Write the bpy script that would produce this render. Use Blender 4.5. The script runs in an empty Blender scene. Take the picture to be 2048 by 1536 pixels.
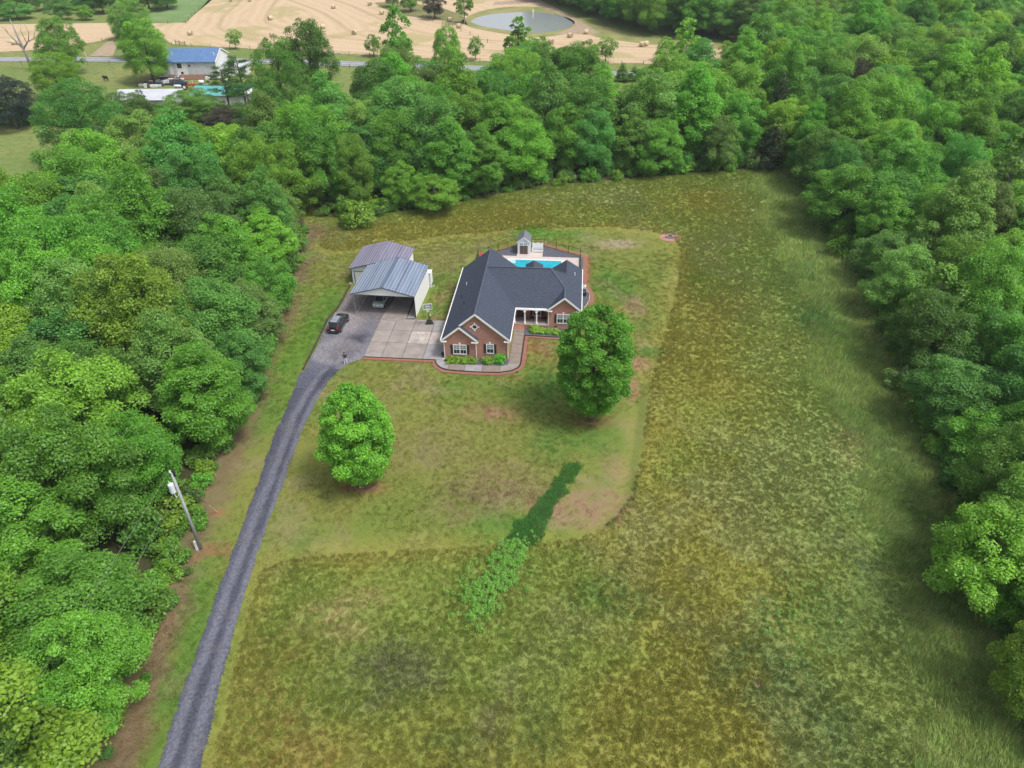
import bpy, math, random
import numpy as np
from mathutils import Vector, Matrix
random.seed(7)
SC = bpy.context.scene
COL = SC.collection
R = math.radians
# ------------------------------------------------------------------ camera, sky, sun, exposure
CAM_H, PITCH, ROLL, FPX = 54.0, R(36), R(0.6), 1446.0
cam_d = bpy.data.cameras.new('camera')
cam = bpy.data.objects.new('camera', cam_d); COL.objects.link(cam); SC.camera = cam
cam_d.sensor_fit = 'HORIZONTAL'; cam_d.sensor_width = 36.0
cam_d.lens = 36.0 * FPX / 2048.0
cam_d.clip_start = 0.5; cam_d.clip_end = 3000
cam.matrix_world = Matrix.Translation((0, 0, CAM_H)) @ Matrix.Rotation(math.pi/2 - PITCH, 4, 'X') @ Matrix.Rotation(-ROLL, 4, 'Z')

SUN_EL, SUN_AZ = R(60), R(122)      # azimuth measured clockwise from +Y
w = bpy.data.worlds.new('World'); SC.world = w; w.use_nodes = True
nt = w.node_tree; nt.nodes.clear()
sky = nt.nodes.new('ShaderNodeTexSky'); sky.sky_type = 'NISHITA'; sky.sun_disc = False
sky.sun_elevation = SUN_EL; sky.sun_rotation = SUN_AZ; sky.air_density = 1.0; sky.dust_density = 4.0; sky.ozone_density = 1.0
bg = nt.nodes.new('ShaderNodeBackground'); bg.inputs[1].default_value = 0.15
out = nt.nodes.new('ShaderNodeOutputWorld')
bw = nt.nodes.new('ShaderNodeRGBToBW'); nt.links.new(sky.outputs[0], bw.inputs[0])      # overcast: the blue mostly washed out
gm = nt.nodes.new('ShaderNodeMix'); gm.data_type = 'RGBA'; gm.inputs[0].default_value = .72
nt.links.new(sky.outputs[0], gm.inputs[6]); nt.links.new(bw.outputs[0], gm.inputs[7]); nt.links.new(gm.outputs[2], bg.inputs[0]); nt.links.new(bg.outputs[0], out.inputs[0])
sd = bpy.data.lights.new('sun', 'SUN'); sd.energy = 1.5; sd.angle = R(11); sd.color = (1.0, 0.96, 0.9)
sun = bpy.data.objects.new('sun', sd); COL.objects.link(sun)
sdir = Vector((math.sin(SUN_AZ)*math.cos(SUN_EL), math.cos(SUN_AZ)*math.cos(SUN_EL), math.sin(SUN_EL)))
sun.rotation_euler = sdir.to_track_quat('Z', 'Y').to_euler(); sun.location = (60, -20, 120)
SC.view_settings.view_transform = 'Standard'; SC.view_settings.look = 'None'
SC.view_settings.exposure = 0.70; SC.view_settings.gamma = 1.0
SC.view_settings.use_curve_mapping = False
SC.cycles.use_denoising = True; SC.cycles.denoiser = 'OPENIMAGEDENOISE'; SC.cycles.denoising_input_passes = 'RGB_ALBEDO_NORMAL'; SC.cycles.denoising_prefilter = 'ACCURATE'
SC.cycles.max_bounces = 6; SC.cycles.diffuse_bounces = 3; SC.cycles.transmission_bounces = 3
SC.cycles.glossy_bounces = 2; SC.cycles.transparent_max_bounces = 4; SC.cycles.volume_bounces = 0
SC.cycles.caustics_reflective = False; SC.cycles.caustics_refractive = False

def project(x, y, z):
    yc = y*math.cos(PITCH) - (z-CAM_H)*math.sin(PITCH)
    up = y*math.sin(PITCH) + (z-CAM_H)*math.cos(PITCH)
    X, Y = FPX*x/yc, -FPX*up/yc
    c, s = math.cos(ROLL), math.sin(ROLL)
    return 1024+c*X+s*Y, 768-s*X+c*Y, yc

# ------------------------------------------------------------------ materials
MATS = {}
def _new(name):
    m = bpy.data.materials.new(name); m.use_nodes = True
    n = m.node_tree; n.nodes.clear()
    o = n.nodes.new('ShaderNodeOutputMaterial'); b = n.nodes.new('ShaderNodeBsdfPrincipled')
    n.links.new(b.outputs[0], o.inputs[0]); return m, n, b, o
def mixc(n, a, b, fac, blend='MIX'):
    x = n.nodes.new('ShaderNodeMix'); x.data_type = 'RGBA'; x.blend_type = blend
    for sock, val in ((x.inputs[6], a), (x.inputs[7], b), (x.inputs[0], fac)):
        if isinstance(val, (tuple, list)): sock.default_value = (*val, 1) if len(val) == 3 else val
        elif isinstance(val, (int, float)): sock.default_value = val
        else: n.links.new(val, sock)
    return x.outputs[2]
def ramp(n, src, lo, hi):
    r = n.nodes.new('ShaderNodeMapRange'); r.inputs[1].default_value = lo; r.inputs[2].default_value = hi
    n.links.new(src, r.inputs[0]); return r.outputs[0]
def noise(n, scale, detail=4, rough=.6, vec=None):
    t = n.nodes.new('ShaderNodeTexNoise'); t.inputs['Scale'].default_value = scale
    t.inputs['Detail'].default_value = detail; t.inputs['Roughness'].default_value = rough
    if vec is None:
        g = n.nodes.new('ShaderNodeTexCoord'); vec = g.outputs['Object']
    n.links.new(vec, t.inputs['Vector']); return t.outputs[0]
def bump(n, b, h, strength, dist=.05):
    k = n.nodes.new('ShaderNodeBump'); k.inputs['Strength'].default_value = strength; k.inputs['Distance'].default_value = dist
    n.links.new(h, k.inputs['Height']); n.links.new(k.outputs[0], b.inputs['Normal'])
def M(name, col=None, col2=None, scale=3.0, rough=.8, metal=0, bmp=0, detail=4, lo=.35, hi=.65, spec=.3, coat=0):
    if name in MATS: return MATS[name]
    m, n, b, o = _new(name)
    if col2 is None: col2 = tuple(c*.8 for c in col)
    f = ramp(n, noise(n, scale, detail), lo, hi)
    n.links.new(mixc(n, col, col2, f), b.inputs['Base Color'])
    b.inputs['Roughness'].default_value = rough; b.inputs['Metallic'].default_value = metal
    b.inputs['Specular IOR Level'].default_value = spec; b.inputs['Coat Weight'].default_value = coat
    if bmp: bump(n, b, noise(n, scale*4, 4), bmp)
    MATS[name] = m; return m
def coords_wall(n):
    g = n.nodes.new('ShaderNodeTexCoord'); s = n.nodes.new('ShaderNodeSeparateXYZ'); n.links.new(g.outputs['Object'], s.inputs[0])
    a = n.nodes.new('ShaderNodeMath'); a.operation = 'ADD'; n.links.new(s.outputs[0], a.inputs[0]); n.links.new(s.outputs[1], a.inputs[1])
    c = n.nodes.new('ShaderNodeCombineXYZ'); n.links.new(a.outputs[0], c.inputs[0]); n.links.new(s.outputs[2], c.inputs[1])
    return c.outputs[0], g.outputs['Object']
def bricklike(name, c1, c2, mortar, bw, bh, ms, rough=.85, bm=.4, big=None):
    m, n, b, o = _new(name)
    v, obj = coords_wall(n)
    t = n.nodes.new('ShaderNodeTexBrick'); n.links.new(v, t.inputs['Vector'])
    t.inputs['Scale'].default_value = 1; t.inputs['Brick Width'].default_value = bw; t.inputs['Row Height'].default_value = bh
    t.inputs['Mortar Size'].default_value = ms; t.inputs['Bias'].default_value = 0
    t.inputs['Color1'].default_value = (*c1, 1); t.inputs['Color2'].default_value = (*c2, 1); t.inputs['Mortar'].default_value = (*mortar, 1)
    f = ramp(n, noise(n, 1.3, 6, .7), .3, .7)
    c = mixc(n, t.outputs[0], tuple(x*.62 for x in c1) if big is None else big, f, 'MIX')
    c = mixc(n, t.outputs[0], c, .4)
    f2 = ramp(n, noise(n, 9, 5, .8), .4, .66)
    c = mixc(n, c, tuple(min(1, x*1.5) for x in c2), f2) if name == 'shingle' else c
    n.links.new(c, b.inputs['Base Color']); b.inputs['Roughness'].default_value = rough; b.inputs['Specular IOR Level'].default_value = .2
    bump(n, b, t.outputs[1], -bm, .02); MATS[name] = m; return m
bricklike('brick', (.47,.19,.13), (.29,.13,.105), (.50,.42,.37), .22, .075, .008)
bricklike('shingle', (.032,.040,.058), (.052,.064,.092), (.018,.022,.032), .5, .14, .02, big=(.034,.042,.062))
bricklike('siding', (.72,.73,.74), (.68,.69,.71), (.5,.5,.52), 6, .14, .012, rough=.6, big=(.66,.67,.69))
M('white_trim', (.80,.80,.80), (.72,.72,.72), 4, .5)
M('white_metal', (.86,.87,.88), (.80,.81,.83), 2, .45, bmp=.05)
M('shutter', (.035,.045,.06), (.025,.03,.045), 20, .5)
M('black_metal', (.02,.02,.022), (.03,.03,.03), 8, .5)
M('dark_trim', (.035,.05,.075), (.03,.04,.06), 5, .4)
M('rail_metal', (.45,.45,.42), (.3,.3,.28), 4, .5, .4)
M('post_wood', (.16,.12,.09), (.10,.08,.065), 6, .9)
M('timber', (.10,.065,.05), (.045,.03,.028), 3, .9, bmp=.3)
M('pole_wood', (.36,.37,.40), (.26,.27,.29), 1.2, .8)
M('transformer', (.62,.68,.74), (.52,.58,.64), 3, .4)
M('glass_dark', (.02,.025,.03), (.04,.05,.06), 2, .1, spec=.45)
M('glass_blind', (.26,.32,.36), (.19,.24,.28), 9, .12, spec=.8)
M('concrete', (.33,.285,.26), (.20,.178,.168), .6, .9, bmp=.15, detail=8, lo=.3, hi=.7)
M('concrete_pale', (.50,.45,.42), (.30,.26,.24), .9, .9, bmp=.15, detail=8, lo=.35, hi=.6)
M('concrete_dark', (.25,.205,.175), (.19,.16,.14), 1.4, .9, bmp=.15, detail=8)
M('concrete_cool', (.31,.30,.31), (.24,.225,.23), 1.1, .9, bmp=.15, detail=8)
M('pool_deck', (.52,.45,.42), (.44,.37,.34), 1.5, .85, bmp=.1)
M('pool_coping', (.70,.66,.62), (.6,.56,.52), 3, .7)
M('mulch_black', (.045,.05,.065), (.13,.14,.17), 9, .95, bmp=.8, detail=8)
M('mulch_red', (.31,.135,.095), (.20,.10,.075), 6, .95, bmp=.6, detail=8)
M('soil', (.03,.028,.025), (.06,.05,.045), 8, .95, bmp=.5)
M('rubber', (.018,.018,.02), (.03,.03,.03), 9, .8)
M('bark', (.13,.105,.085), (.07,.058,.05), 4, .95, bmp=.5)
M('bark_pale', (.34,.31,.28), (.2,.18,.16), 4, .95, bmp=.5)
M('hay', (.56,.47,.31), (.44,.36,.23), 5, .95, bmp=.5, detail=8)
M('hay_end', (.34,.28,.2), (.25,.2,.14), 9, .95, bmp=.5)
M('red_fabric', (.42,.03,.03), (.30,.02,.03), 3, .8)
M('chair_wood', (.09,.02,.018), (.06,.015,.015), 6, .6)
M('door_wood', (.075,.03,.022), (.05,.02,.018), 5, .5)
M('shed_door', (.14,.10,.085), (.10,.07,.06), 5, .7)
M('shed_roof', (.16,.17,.20), (.12,.13,.155), 5, .8)
M('skin', (.45,.28,.2), (.42,.26,.18), 5, .6)
M('cloth_dark', (.02,.025,.035), (.035,.04,.05), 14, .9)
M('cloth_white', (.62,.66,.72), (.5,.54,.6), 14, .9)
M('hair', (.02,.014,.012), (.03,.02,.016), 30, .7)
M('tail_red', (.45,.02,.03), (.35,.01,.02), 9, .2)
M('lamp_clear', (.7,.7,.7), (.6,.6,.6), 9, .15)
M('plate', (.75,.76,.78), (.7,.7,.72), 9, .4)
M('paint_black', (.012,.011,.016), (.016,.015,.02), 3, .22, spec=.6, coat=.2)
M('paint_silver', (.44,.52,.56), (.38,.46,.50), 3, .25, .2, spec=.6, coat=.6)
M('roof_glass', (.26,.28,.32), (.2,.22,.25), 6, .2, spec=.6)
M('alloy', (.35,.36,.38), (.28,.29,.3), 5, .3, .8)
M('water_liner', (.02,.42,.50), (.015,.34,.43), .8, .3)
M('blue_roof', (.10,.185,.36), (.075,.145,.29), .8, .75, bmp=.2, detail=8)
M('grey_board', (.55,.56,.60), (.40,.40,.45), 1.6, .8, detail=6)
M('green_roof', (.13,.40,.38), (.09,.32,.32), .6, .45)
M('pale_roof', (.52,.53,.57), (.44,.45,.5), .4, .45)
M('tractor_red', (.45,.09,.05), (.35,.07,.05), 2, .6)
M('junk_rust', (.16,.09,.08), (.09,.06,.06), 2, .9, detail=8)
M('tank_white', (.74,.74,.75), (.6,.6,.62), 2, .4)
M('cow_black', (.02,.018,.016), (.035,.03,.03), 4, .9)
M('clay', (.30,.12,.08), (.2,.1,.06), 3, .95)
M('wire', (.22,.24,.18), (.18,.2,.16), 5, .5)
M('cushion', (.3,.33,.37), (.26,.29,.33), 5, .8)
M('stone', (.3,.28,.27), (.2,.19,.18), 3, .9, bmp=.4)

def metal_roof(name, c1, c2, c3):
    m, n, b, o = _new(name)
    g = n.nodes.new('ShaderNodeTexCoord'); s = n.nodes.new('ShaderNodeSeparateXYZ'); n.links.new(g.outputs['Object'], s.inputs[0])
    c = n.nodes.new('ShaderNodeCombineXYZ'); n.links.new(s.outputs[0], c.inputs[0])
    k = n.nodes.new('ShaderNodeMath'); k.operation = 'MULTIPLY'; n.links.new(s.outputs[1], k.inputs[0]); k.inputs[1].default_value = .03; n.links.new(k.outputs[0], c.inputs[1])
    f = ramp(n, noise(n, .9, 3, .8, c.outputs[0]), .42, .58)
    f2 = ramp(n, noise(n, 1.6, 6, .7), .3, .7)
    n.links.new(mixc(n, mixc(n, c1, c2, f), c3, mixc(n, 0.0 if False else (0,0,0), (.45,.45,.45), f2)), b.inputs['Base Color'])
    b.inputs['Roughness'].default_value = .45; b.inputs['Metallic'].default_value = .15
    MATS[name] = m
metal_roof('carport_roof', (.19,.24,.33), (.075,.10,.165), (.20,.24,.31))
metal_roof('garage_roof', (.19,.18,.25), (.105,.10,.16), (.22,.21,.27))

def attr_ground(name, tex_scale=14, amt=.35, rough=.95, bm=.5):
    m, n, b, o = _new(name)
    a = n.nodes.new('ShaderNodeAttribute'); a.attribute_name = 'col'
    f = ramp(n, noise(n, tex_scale, 6, .8), .28, .72)
    lo = mixc(n, a.outputs[0], (1-amt,)*3, 1.0, 'MULTIPLY'); hi = mixc(n, a.outputs[0], (1+amt,)*3, 1.0, 'MULTIPLY')
    n.links.new(mixc(n, lo, hi, f), b.inputs['Base Color'])
    b.inputs['Roughness'].default_value = rough; b.inputs['Specular IOR Level'].default_value = .1
    bump(n, b, noise(n, tex_scale*.6, 5, .8), bm, .12); MATS[name] = m
attr_ground('yard_soil', 14, .22)
def gravel():
    m, n, b, o = _new('gravel')
    a = n.nodes.new('ShaderNodeAttribute'); a.attribute_name = 'col'
    v = n.nodes.new('ShaderNodeTexVoronoi'); v.inputs['Scale'].default_value = 7
    g = n.nodes.new('ShaderNodeTexCoord'); n.links.new(g.outputs['Object'], v.inputs['Vector'])
    f = ramp(n, v.outputs['Color'], .1, .9)
    f3 = ramp(n, noise(n, 16, 5, .85), .3, .7)
    c = mixc(n, mixc(n, a.outputs[0], (.45,)*3, 1.0, 'MULTIPLY'), mixc(n, a.outputs[0], (1.75,)*3, 1.0, 'MULTIPLY'), f)
    c = mixc(n, c, mixc(n, a.outputs[0], (1.3,)*3, 1.0, 'MULTIPLY'), f3)
    n.links.new(c, b.inputs['Base Color']); b.inputs['Roughness'].default_value = .95; b.inputs['Specular IOR Level'].default_value = .1
    bump(n, b, f, .8, .06); MATS['gravel'] = m
gravel()
def blade_mat(name, trans=.25):
    m, n, b, o = _new(name); n.nodes.remove(b)
    a = n.nodes.new('ShaderNodeAttribute'); a.attribute_name = 'col'
    d = n.nodes.new('ShaderNodeBsdfDiffuse'); t = n.nodes.new('ShaderNodeBsdfTranslucent'); mx = n.nodes.new('ShaderNodeMixShader'); mx.inputs[0].default_value = trans
    n.links.new(a.outputs[0], d.inputs[0]); n.links.new(a.outputs[0], t.inputs[0])
    n.links.new(d.outputs[0], mx.inputs[1]); n.links.new(t.outputs[0], mx.inputs[2]); n.links.new(mx.outputs[0], o.inputs[0]); MATS[name] = m
blade_mat('grass_blade')
def leaf_mat(name, dark, light, trans=.44, gloss=.02):
    m, n, b, o = _new(name); n.nodes.remove(b)
    a = n.nodes.new('ShaderNodeAttribute'); a.attribute_name = 'tint'
    oi = n.nodes.new('ShaderNodeObjectInfo')
    c = mixc(n, dark, light, a.outputs['Fac'])
    rr = n.nodes.new('ShaderNodeMapRange'); rr.inputs[3].default_value = .78; rr.inputs[4].default_value = 1.22; n.links.new(oi.outputs['Random'], rr.inputs[0])
    h = n.nodes.new('ShaderNodeHueSaturation'); n.links.new(c, h.inputs['Color']); n.links.new(rr.outputs[0], h.inputs['Value'])
    r2 = n.nodes.new('ShaderNodeMapRange'); r2.inputs[3].default_value = .485; r2.inputs[4].default_value = .515
    f = n.nodes.new('ShaderNodeMath'); f.operation = 'FRACT'; mu = n.nodes.new('ShaderNodeMath'); mu.operation = 'MULTIPLY'; mu.inputs[1].default_value = 17.3
    n.links.new(oi.outputs['Random'], mu.inputs[0]); n.links.new(mu.outputs[0], f.inputs[0]); n.links.new(f.outputs[0], r2.inputs[0]); n.links.new(r2.outputs[0], h.inputs['Hue'])
    d = n.nodes.new('ShaderNodeBsdfDiffuse'); t = n.nodes.new('ShaderNodeBsdfTranslucent'); mx = n.nodes.new('ShaderNodeMixShader'); mx.inputs[0].default_value = trans
    n.links.new(h.outputs[0], d.inputs[0]); n.links.new(mixc(n, h.outputs[0], (1.25,1.35,.6), 1.0, 'MULTIPLY'), t.inputs[0])
    g = n.nodes.new('ShaderNodeBsdfGlossy'); g.inputs['Roughness'].default_value = .45; g.inputs[0].default_value = (.8,.9,1,1)
    m2 = n.nodes.new('ShaderNodeMixShader'); m2.inputs[0].default_value = gloss
    n.links.new(d.outputs[0], mx.inputs[1]); n.links.new(t.outputs[0], mx.inputs[2])
    n.links.new(mx.outputs[0], m2.inputs[1]); n.links.new(g.outputs[0], m2.inputs[2]); n.links.new(m2.outputs[0], o.inputs[0])
    MATS[name] = m; return m
LEAF = {
 'mid green':    leaf_mat('leaf_mid', (.068,.175,.024), (.23,.48,.064)),
 'bright green': leaf_mat('leaf_bright', (.074,.195,.022), (.25,.52,.062)),
 'yellow-green': leaf_mat('leaf_yellow', (.098,.205,.022), (.32,.55,.064)),
 'dark green':   leaf_mat('leaf_dark', (.050,.140,.024), (.18,.38,.064)),
 'blue-green':   leaf_mat('leaf_blue', (.058,.165,.034), (.20,.45,.090)),
 'dull olive':   leaf_mat('leaf_olive', (.075,.135,.034), (.225,.36,.090)),
 'pale green':   leaf_mat('leaf_pale', (.088,.185,.036), (.29,.50,.11)),
 'lawn':         leaf_mat('leaf_lawn', (.032,.165,.016), (.26,.62,.065)),
 'grey-brown':   leaf_mat('leaf_brown', (.055,.055,.040), (.13,.12,.085)),
 'cedar':        leaf_mat('leaf_cedar', (.036,.060,.026), (.10,.14,.06)),
 'spruce':       leaf_mat('leaf_spruce', (.022,.038,.034), (.075,.105,.095)),
 'hosta':        leaf_mat('leaf_hosta', (.12,.28,.02), (.45,.66,.08)),
 'weed':         leaf_mat('leaf_weed', (.06,.20,.03), (.34,.66,.12)),
}

# ------------------------------------------------------------------ mesh helpers
def rawmesh(name, V, F, mat=None, colattr=None, tint=None, smooth=False):
    """V (n,3) array, F (m,k) array of equal-size faces"""
    V = np.asarray(V, np.float32); F = np.asarray(F, np.int32); k = F.shape[1]
    me = bpy.data.meshes.new(name)
    me.vertices.add(len(V)); me.vertices.foreach_set('co', V.ravel())
    me.loops.add(F.size); me.loops.foreach_set('vertex_index', F.ravel())
    me.polygons.add(len(F)); me.polygons.foreach_set('loop_start', np.arange(0, F.size, k, dtype=np.int32))
    if smooth: me.polygons.foreach_set('use_smooth', np.ones(len(F), bool))
    me.update(calc_edges=True)
    if colattr is not None:
        a = me.color_attributes.new('col', 'FLOAT_COLOR', 'POINT')
        c = np.ones((len(V), 4), np.float32); c[:, :3] = colattr; a.data.foreach_set('color', c.ravel())
    if tint is not None:
        a = me.attributes.new('tint', 'FLOAT', 'POINT'); a.data.foreach_set('value', np.asarray(tint, np.float32))
    if mat: me.materials.append(MATS[mat] if isinstance(mat, str) else mat)
    return me
def link(name, me, parent=None, loc=(0,0,0), rz=0):
    o = bpy.data.objects.new(name, me); COL.objects.link(o); o.parent = parent; o.location = loc; o.rotation_euler = (0,0,rz); return o
def tag(o, label=None, cat=None, group=None, kind=None):
    for k, v in (('label', label), ('category', cat), ('group', group), ('kind', kind)):
        if v: o[k] = v
    return o
def thing(name, label, cat, loc=(0,0,0), rz=0, group=None):
    return tag(link(name, None, None, loc, rz), label, cat, group)
class MB:
    def __init__(s): s.v = []; s.f = []
    def face(s, pts): i = len(s.v); s.v += [tuple(p) for p in pts]; s.f.append(list(range(i, i+len(pts)))); return s
    def box(s, x0, x1, y0, y1, z0, z1):
        i = len(s.v)
        s.v += [(x0,y0,z0),(x1,y0,z0),(x1,y1,z0),(x0,y1,z0),(x0,y0,z1),(x1,y0,z1),(x1,y1,z1),(x0,y1,z1)]
        s.f += [[i+a for a in q] for q in ((0,3,2,1),(4,5,6,7),(0,1,5,4),(1,2,6,5),(2,3,7,6),(3,0,4,7))]; return s
    def prism(s, poly, d=(0,0,-.1)):
        i = len(s.v); n = len(poly)
        s.v += [tuple(p) for p in poly] + [(p[0]+d[0], p[1]+d[1], p[2]+d[2]) for p in poly]
        s.f.append(list(range(i, i+n))); s.f.append(list(range(i+2*n-1, i+n-1, -1)))
        for k in range(n): j = (k+1) % n; s.f.append([i+k, i+n+k, i+n+j, i+j])
        return s
    def bar(s, p, q, wx, wz):
        """box from p to q, section wx wide (horizontal) by wz"""
        p, q = Vector(p), Vector(q); d = (q-p).normalized(); up = Vector((0,0,1)) if abs(d.z) < .99 else Vector((0,1,0))
        a = d.cross(up).normalized()*wx/2; b = a.cross(d).normalized()*wz/2
        i = len(s.v)
        for e in (p, q): s.v += [tuple(e-a-b), tuple(e+a-b), tuple(e+a+b), tuple(e-a+b)]
        s.f += [[i+x for x in g] for g in ((0,1,2,3),(7,6,5,4),(0,4,5,1),(1,5,6,2),(2,6,7,3),(3,7,4,0))]; return s
    def tube(s, pts, rad, n=8, cap=True):
        if not isinstance(rad, (list, tuple)): rad = [rad]*len(pts)
        i0 = len(s.v); P = [Vector(p) for p in pts]
        for k, p in enumerate(P):
            d = (P[min(k+1, len(P)-1)] - P[max(k-1, 0)]).normalized()
            up = Vector((0,0,1)) if abs(d.z) < .9 else Vector((1,0,0))
            a = d.cross(up).normalized(); b = d.cross(a)
            for j in range(n):
                t = 2*math.pi*j/n; s.v.append(tuple(p + (a*math.cos(t)+b*math.sin(t))*rad[k]))
        for k in range(len(P)-1):
            for j in range(n):
                a0 = i0+k*n+j; a1 = i0+k*n+(j+1) % n; s.f.append([a0, a1, a1+n, a0+n])
        if cap: s.f.append([i0+j for j in range(n)][::-1]); s.f.append([i0+(len(P)-1)*n+j for j in range(n)])
        return s
    def mesh(s, name, mat, smooth=False):
        me = bpy.data.meshes.new(name); me.from_pydata(s.v, [], s.f); me.update()
        if smooth: me.polygons.foreach_set('use_smooth', np.ones(len(me.polygons), bool))
        me.materials.append(MATS[mat] if isinstance(mat, str) else mat); return me
    def build(s, name, mat, parent=None, smooth=False, bevel=0, loc=(0,0,0), rz=0):
        o = link(name, s.mesh(name, mat, smooth), parent, loc, rz)
        if bevel: b = o.modifiers.new('bevel', 'BEVEL'); b.width = bevel; b.segments = 2; b.limit_method = 'ANGLE'
        return o
def struct(o): o['kind'] = 'structure'; return o

# ------------------------------------------------------------------ noise and geometry in numpy
_rng0 = np.random.default_rng(3); _PERM = _rng0.random((256, 256)).astype(np.float32)
def vnoise(x, y):
    xi = np.floor(x).astype(int); yi = np.floor(y).astype(int); fx = x-xi; fy = y-yi
    fx = fx*fx*(3-2*fx); fy = fy*fy*(3-2*fy)
    g = lambda a, b: _PERM[a & 255, b & 255]
    return (g(xi,yi)*(1-fx)+g(xi+1,yi)*fx)*(1-fy)+(g(xi,yi+1)*(1-fx)+g(xi+1,yi+1)*fx)*fy
def fbm(x, y, s, o=4, off=0.):
    v = 0; a = .5; t = 0
    for k in range(o): v = v+a*vnoise(x*s+off+k*13.7, y*s+off*1.7+k*7.3); t += a; a *= .55; s *= 2.07
    return v/t
def inpoly(x, y, P):
    P = np.asarray(P); r = np.zeros(np.shape(x), bool); n = len(P)
    for i in range(n):
        x1, y1 = P[i]; x2, y2 = P[i-1]
        if y1 == y2: continue
        c = (y1 > y) != (y2 > y); xi = (x2-x1)*(y-y1)/(y2-y1)+x1
        r ^= c & (x < xi)
    return r
def dline(x, y, P, closed=False):
    P = np.asarray(P); d = np.full(np.shape(x), 1e9); n = len(P)
    for i in range(n if closed else n-1):
        a = P[i]; b = P[(i+1) % n]; v = b-a; L = (v**2).sum()
        if L < 1e-9: continue
        t = np.clip(((x-a[0])*v[0]+(y-a[1])*v[1])/L, 0, 1)
        d = np.minimum(d, np.hypot(x-a[0]-t*v[0], y-a[1]-t*v[1]))
    return d
def smooth_poly(P, k=2):
    P = [tuple(p) for p in P]
    for _ in range(k):
        Q = [P[0]]
        for a, b in zip(P, P[1:]): Q += [(a[0]*.75+b[0]*.25, a[1]*.75+b[1]*.25), (a[0]*.25+b[0]*.75, a[1]*.25+b[1]*.75)]
        Q.append(P[-1]); P = Q
    return P
def sstep(a, b, x): t = np.clip((x-a)/(b-a), 0, 1); return t*t*(3-2*t)

# ------------------------------------------------------------------ the plan of the place (metres)
HO = (-8.904, 80.243); HA = R(5.4)                     # house corner and heading
def HW(x, y): return (HO[0]+x*math.cos(HA)+y*math.sin(HA), HO[1]-x*math.sin(HA)+y*math.cos(HA))
MOW = smooth_poly([(-23.89,44.82), (-22.33,46.12), (-15.77,46.83), (-6.18,47.39), (-1.33,47.64), (5.02,48.06), (8.57,49.37), (11.47,52.54), (13.74,58.14), (15.59,65.84), (17.63,74.88), (20.65,83.04), (23.76,92.45), (26.52,101.77), (28.75,111.57), (29.01,116.50), (26.56,119.48), (20.65,121.78), (14.42,122.59), (5.34,121.73), (-3.66,120.87), (-12.49,119.18), (-21.00,116.50), (-27.44,113.48), (-31.31,113.57), (-33.36,116.00)])
LAWN = [(-22.80,25.74), (-22.36,26.60), (-22.98,32.78), (-23.47,38.90)] + MOW + [(-32.96,121.83), (-30.68,126.67), (-35.84,129.13), (-42.83,126.99), (-49.51,83.13), (-49.26,26.87), (-31.59,21.24)]
MOWLINE = [(-22.10,26.59), (-22.98,32.78), (-23.47,38.90)] + MOW
DRIVE = smooth_poly([(-26.36,25.08), (-26.69,30.31), (-26.80,35.06), (-27.06,41.58), (-27.22,48.05), (-27.25,54.18), (-27.69,63.83), (-27.57,70.43), (-27.56,77.03)], 1) + [(-27.12,78.51), (-26.68,83.95), (-26.49,90.62), (-25.56,94.22), (-25.11,98.82), (-24.27,100.74), (-20.11,100.65), (-17.31,98.18), (-17.87,94.80), (-18.75,90.32), (-19.09,85.73), (-19.99,80.49)] + smooth_poly([(-21.48,79.45), (-22.93,77.28), (-23.82,73.99), (-24.30,70.88), (-24.71,64.68), (-24.65,55.25), (-24.77,48.02), (-24.47,40.47), (-24.01,34.12), (-23.21,26.61), (-23.03,25.05)], 1)
ROADC = smooth_poly([(-25.06,26.62), (-25.31,31.95), (-25.43,37.91), (-25.51,45.56), (-25.48,53.43), (-25.52,62.05), (-25.42,70.39), (-23.83,77.87)], 1)
EDGE_L = [(-30.50,26.68), (-30.64,32.01), (-31.16,37.98), (-31.46,44.45), (-32.16,50.74), (-32.43,58.05), (-32.03,63.90), (-32.03,72.55), (-34.03,82.83), (-34.76,95.16), (-35.21,106.60), (-36.96,122.36)]
EDGE_B = [(-35.64,128.19), (-26.31,128.41), (-13.51,132.90), (-3.97,137.74), (8.18,143.07), (23.91,146.31), (40.14,149.37), (51.18,151.17), (58.75,155.00)]
EDGE_R = [(60.10,149.08), (57.64,133.97), (55.12,116.89), (55.34,99.48), (52.68,87.64), (49.30,74.31), (47.00,62.63), (45.14,53.12), (43.35,47.09), (42.77,40.69), (41.39,34.73), (38.83,27.28)]
W_LEFT = [(-38,8)] + EDGE_L + [(-47.40,155.91), (-53.70,146.00), (-66.01,147.49), (-75.60,146.80), (-74.66,131.94), (-73.27,119.88), (-74.46,111.07), (-78.31,108.19)] + [(-110,112),(-110,8)]
W_BACK = EDGE_B + EDGE_R + [(60,10),(130,10),(290,150),(300,430),(20,430)] + [(8.42,401.16), (19.23,370.15), (34.44,336.81), (44.82,319.16), (53.49,298.25), (73.58,286.94), (89.84,279.92)] + [(61.56,193.48), (53.71,197.25), (47.95,194.12), (31.71,178.25), (26.49,164.13), (22.59,165.13), (20.36,181.18), (13.18,199.17), (4.37,206.78), (-2.11,187.24), (-4.74,168.38), (-7.18,175.20), (-10.63,187.62), (-21.78,189.70), (-30.93,184.93), (-35.06,161.26), (-34.16,146.47), (-44.30,159.64)]
PATCHES = [  # x, y, rx, ry, angle, colour, strength
]
def blob(uvlist, col, rx, ry, st, ang=0):
    for (x, y) in uvlist: PATCHES.append((x, y, rx, ry, ang, col, st))
RED = (.30,.13,.075); TAN = (.27,.19,.12); BRN = (.19,.135,.085); GRN = (.055,.165,.028); DG = (.03,.10,.025); YEL = (.30,.25,.05); PALE = (.36,.29,.22)
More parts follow.
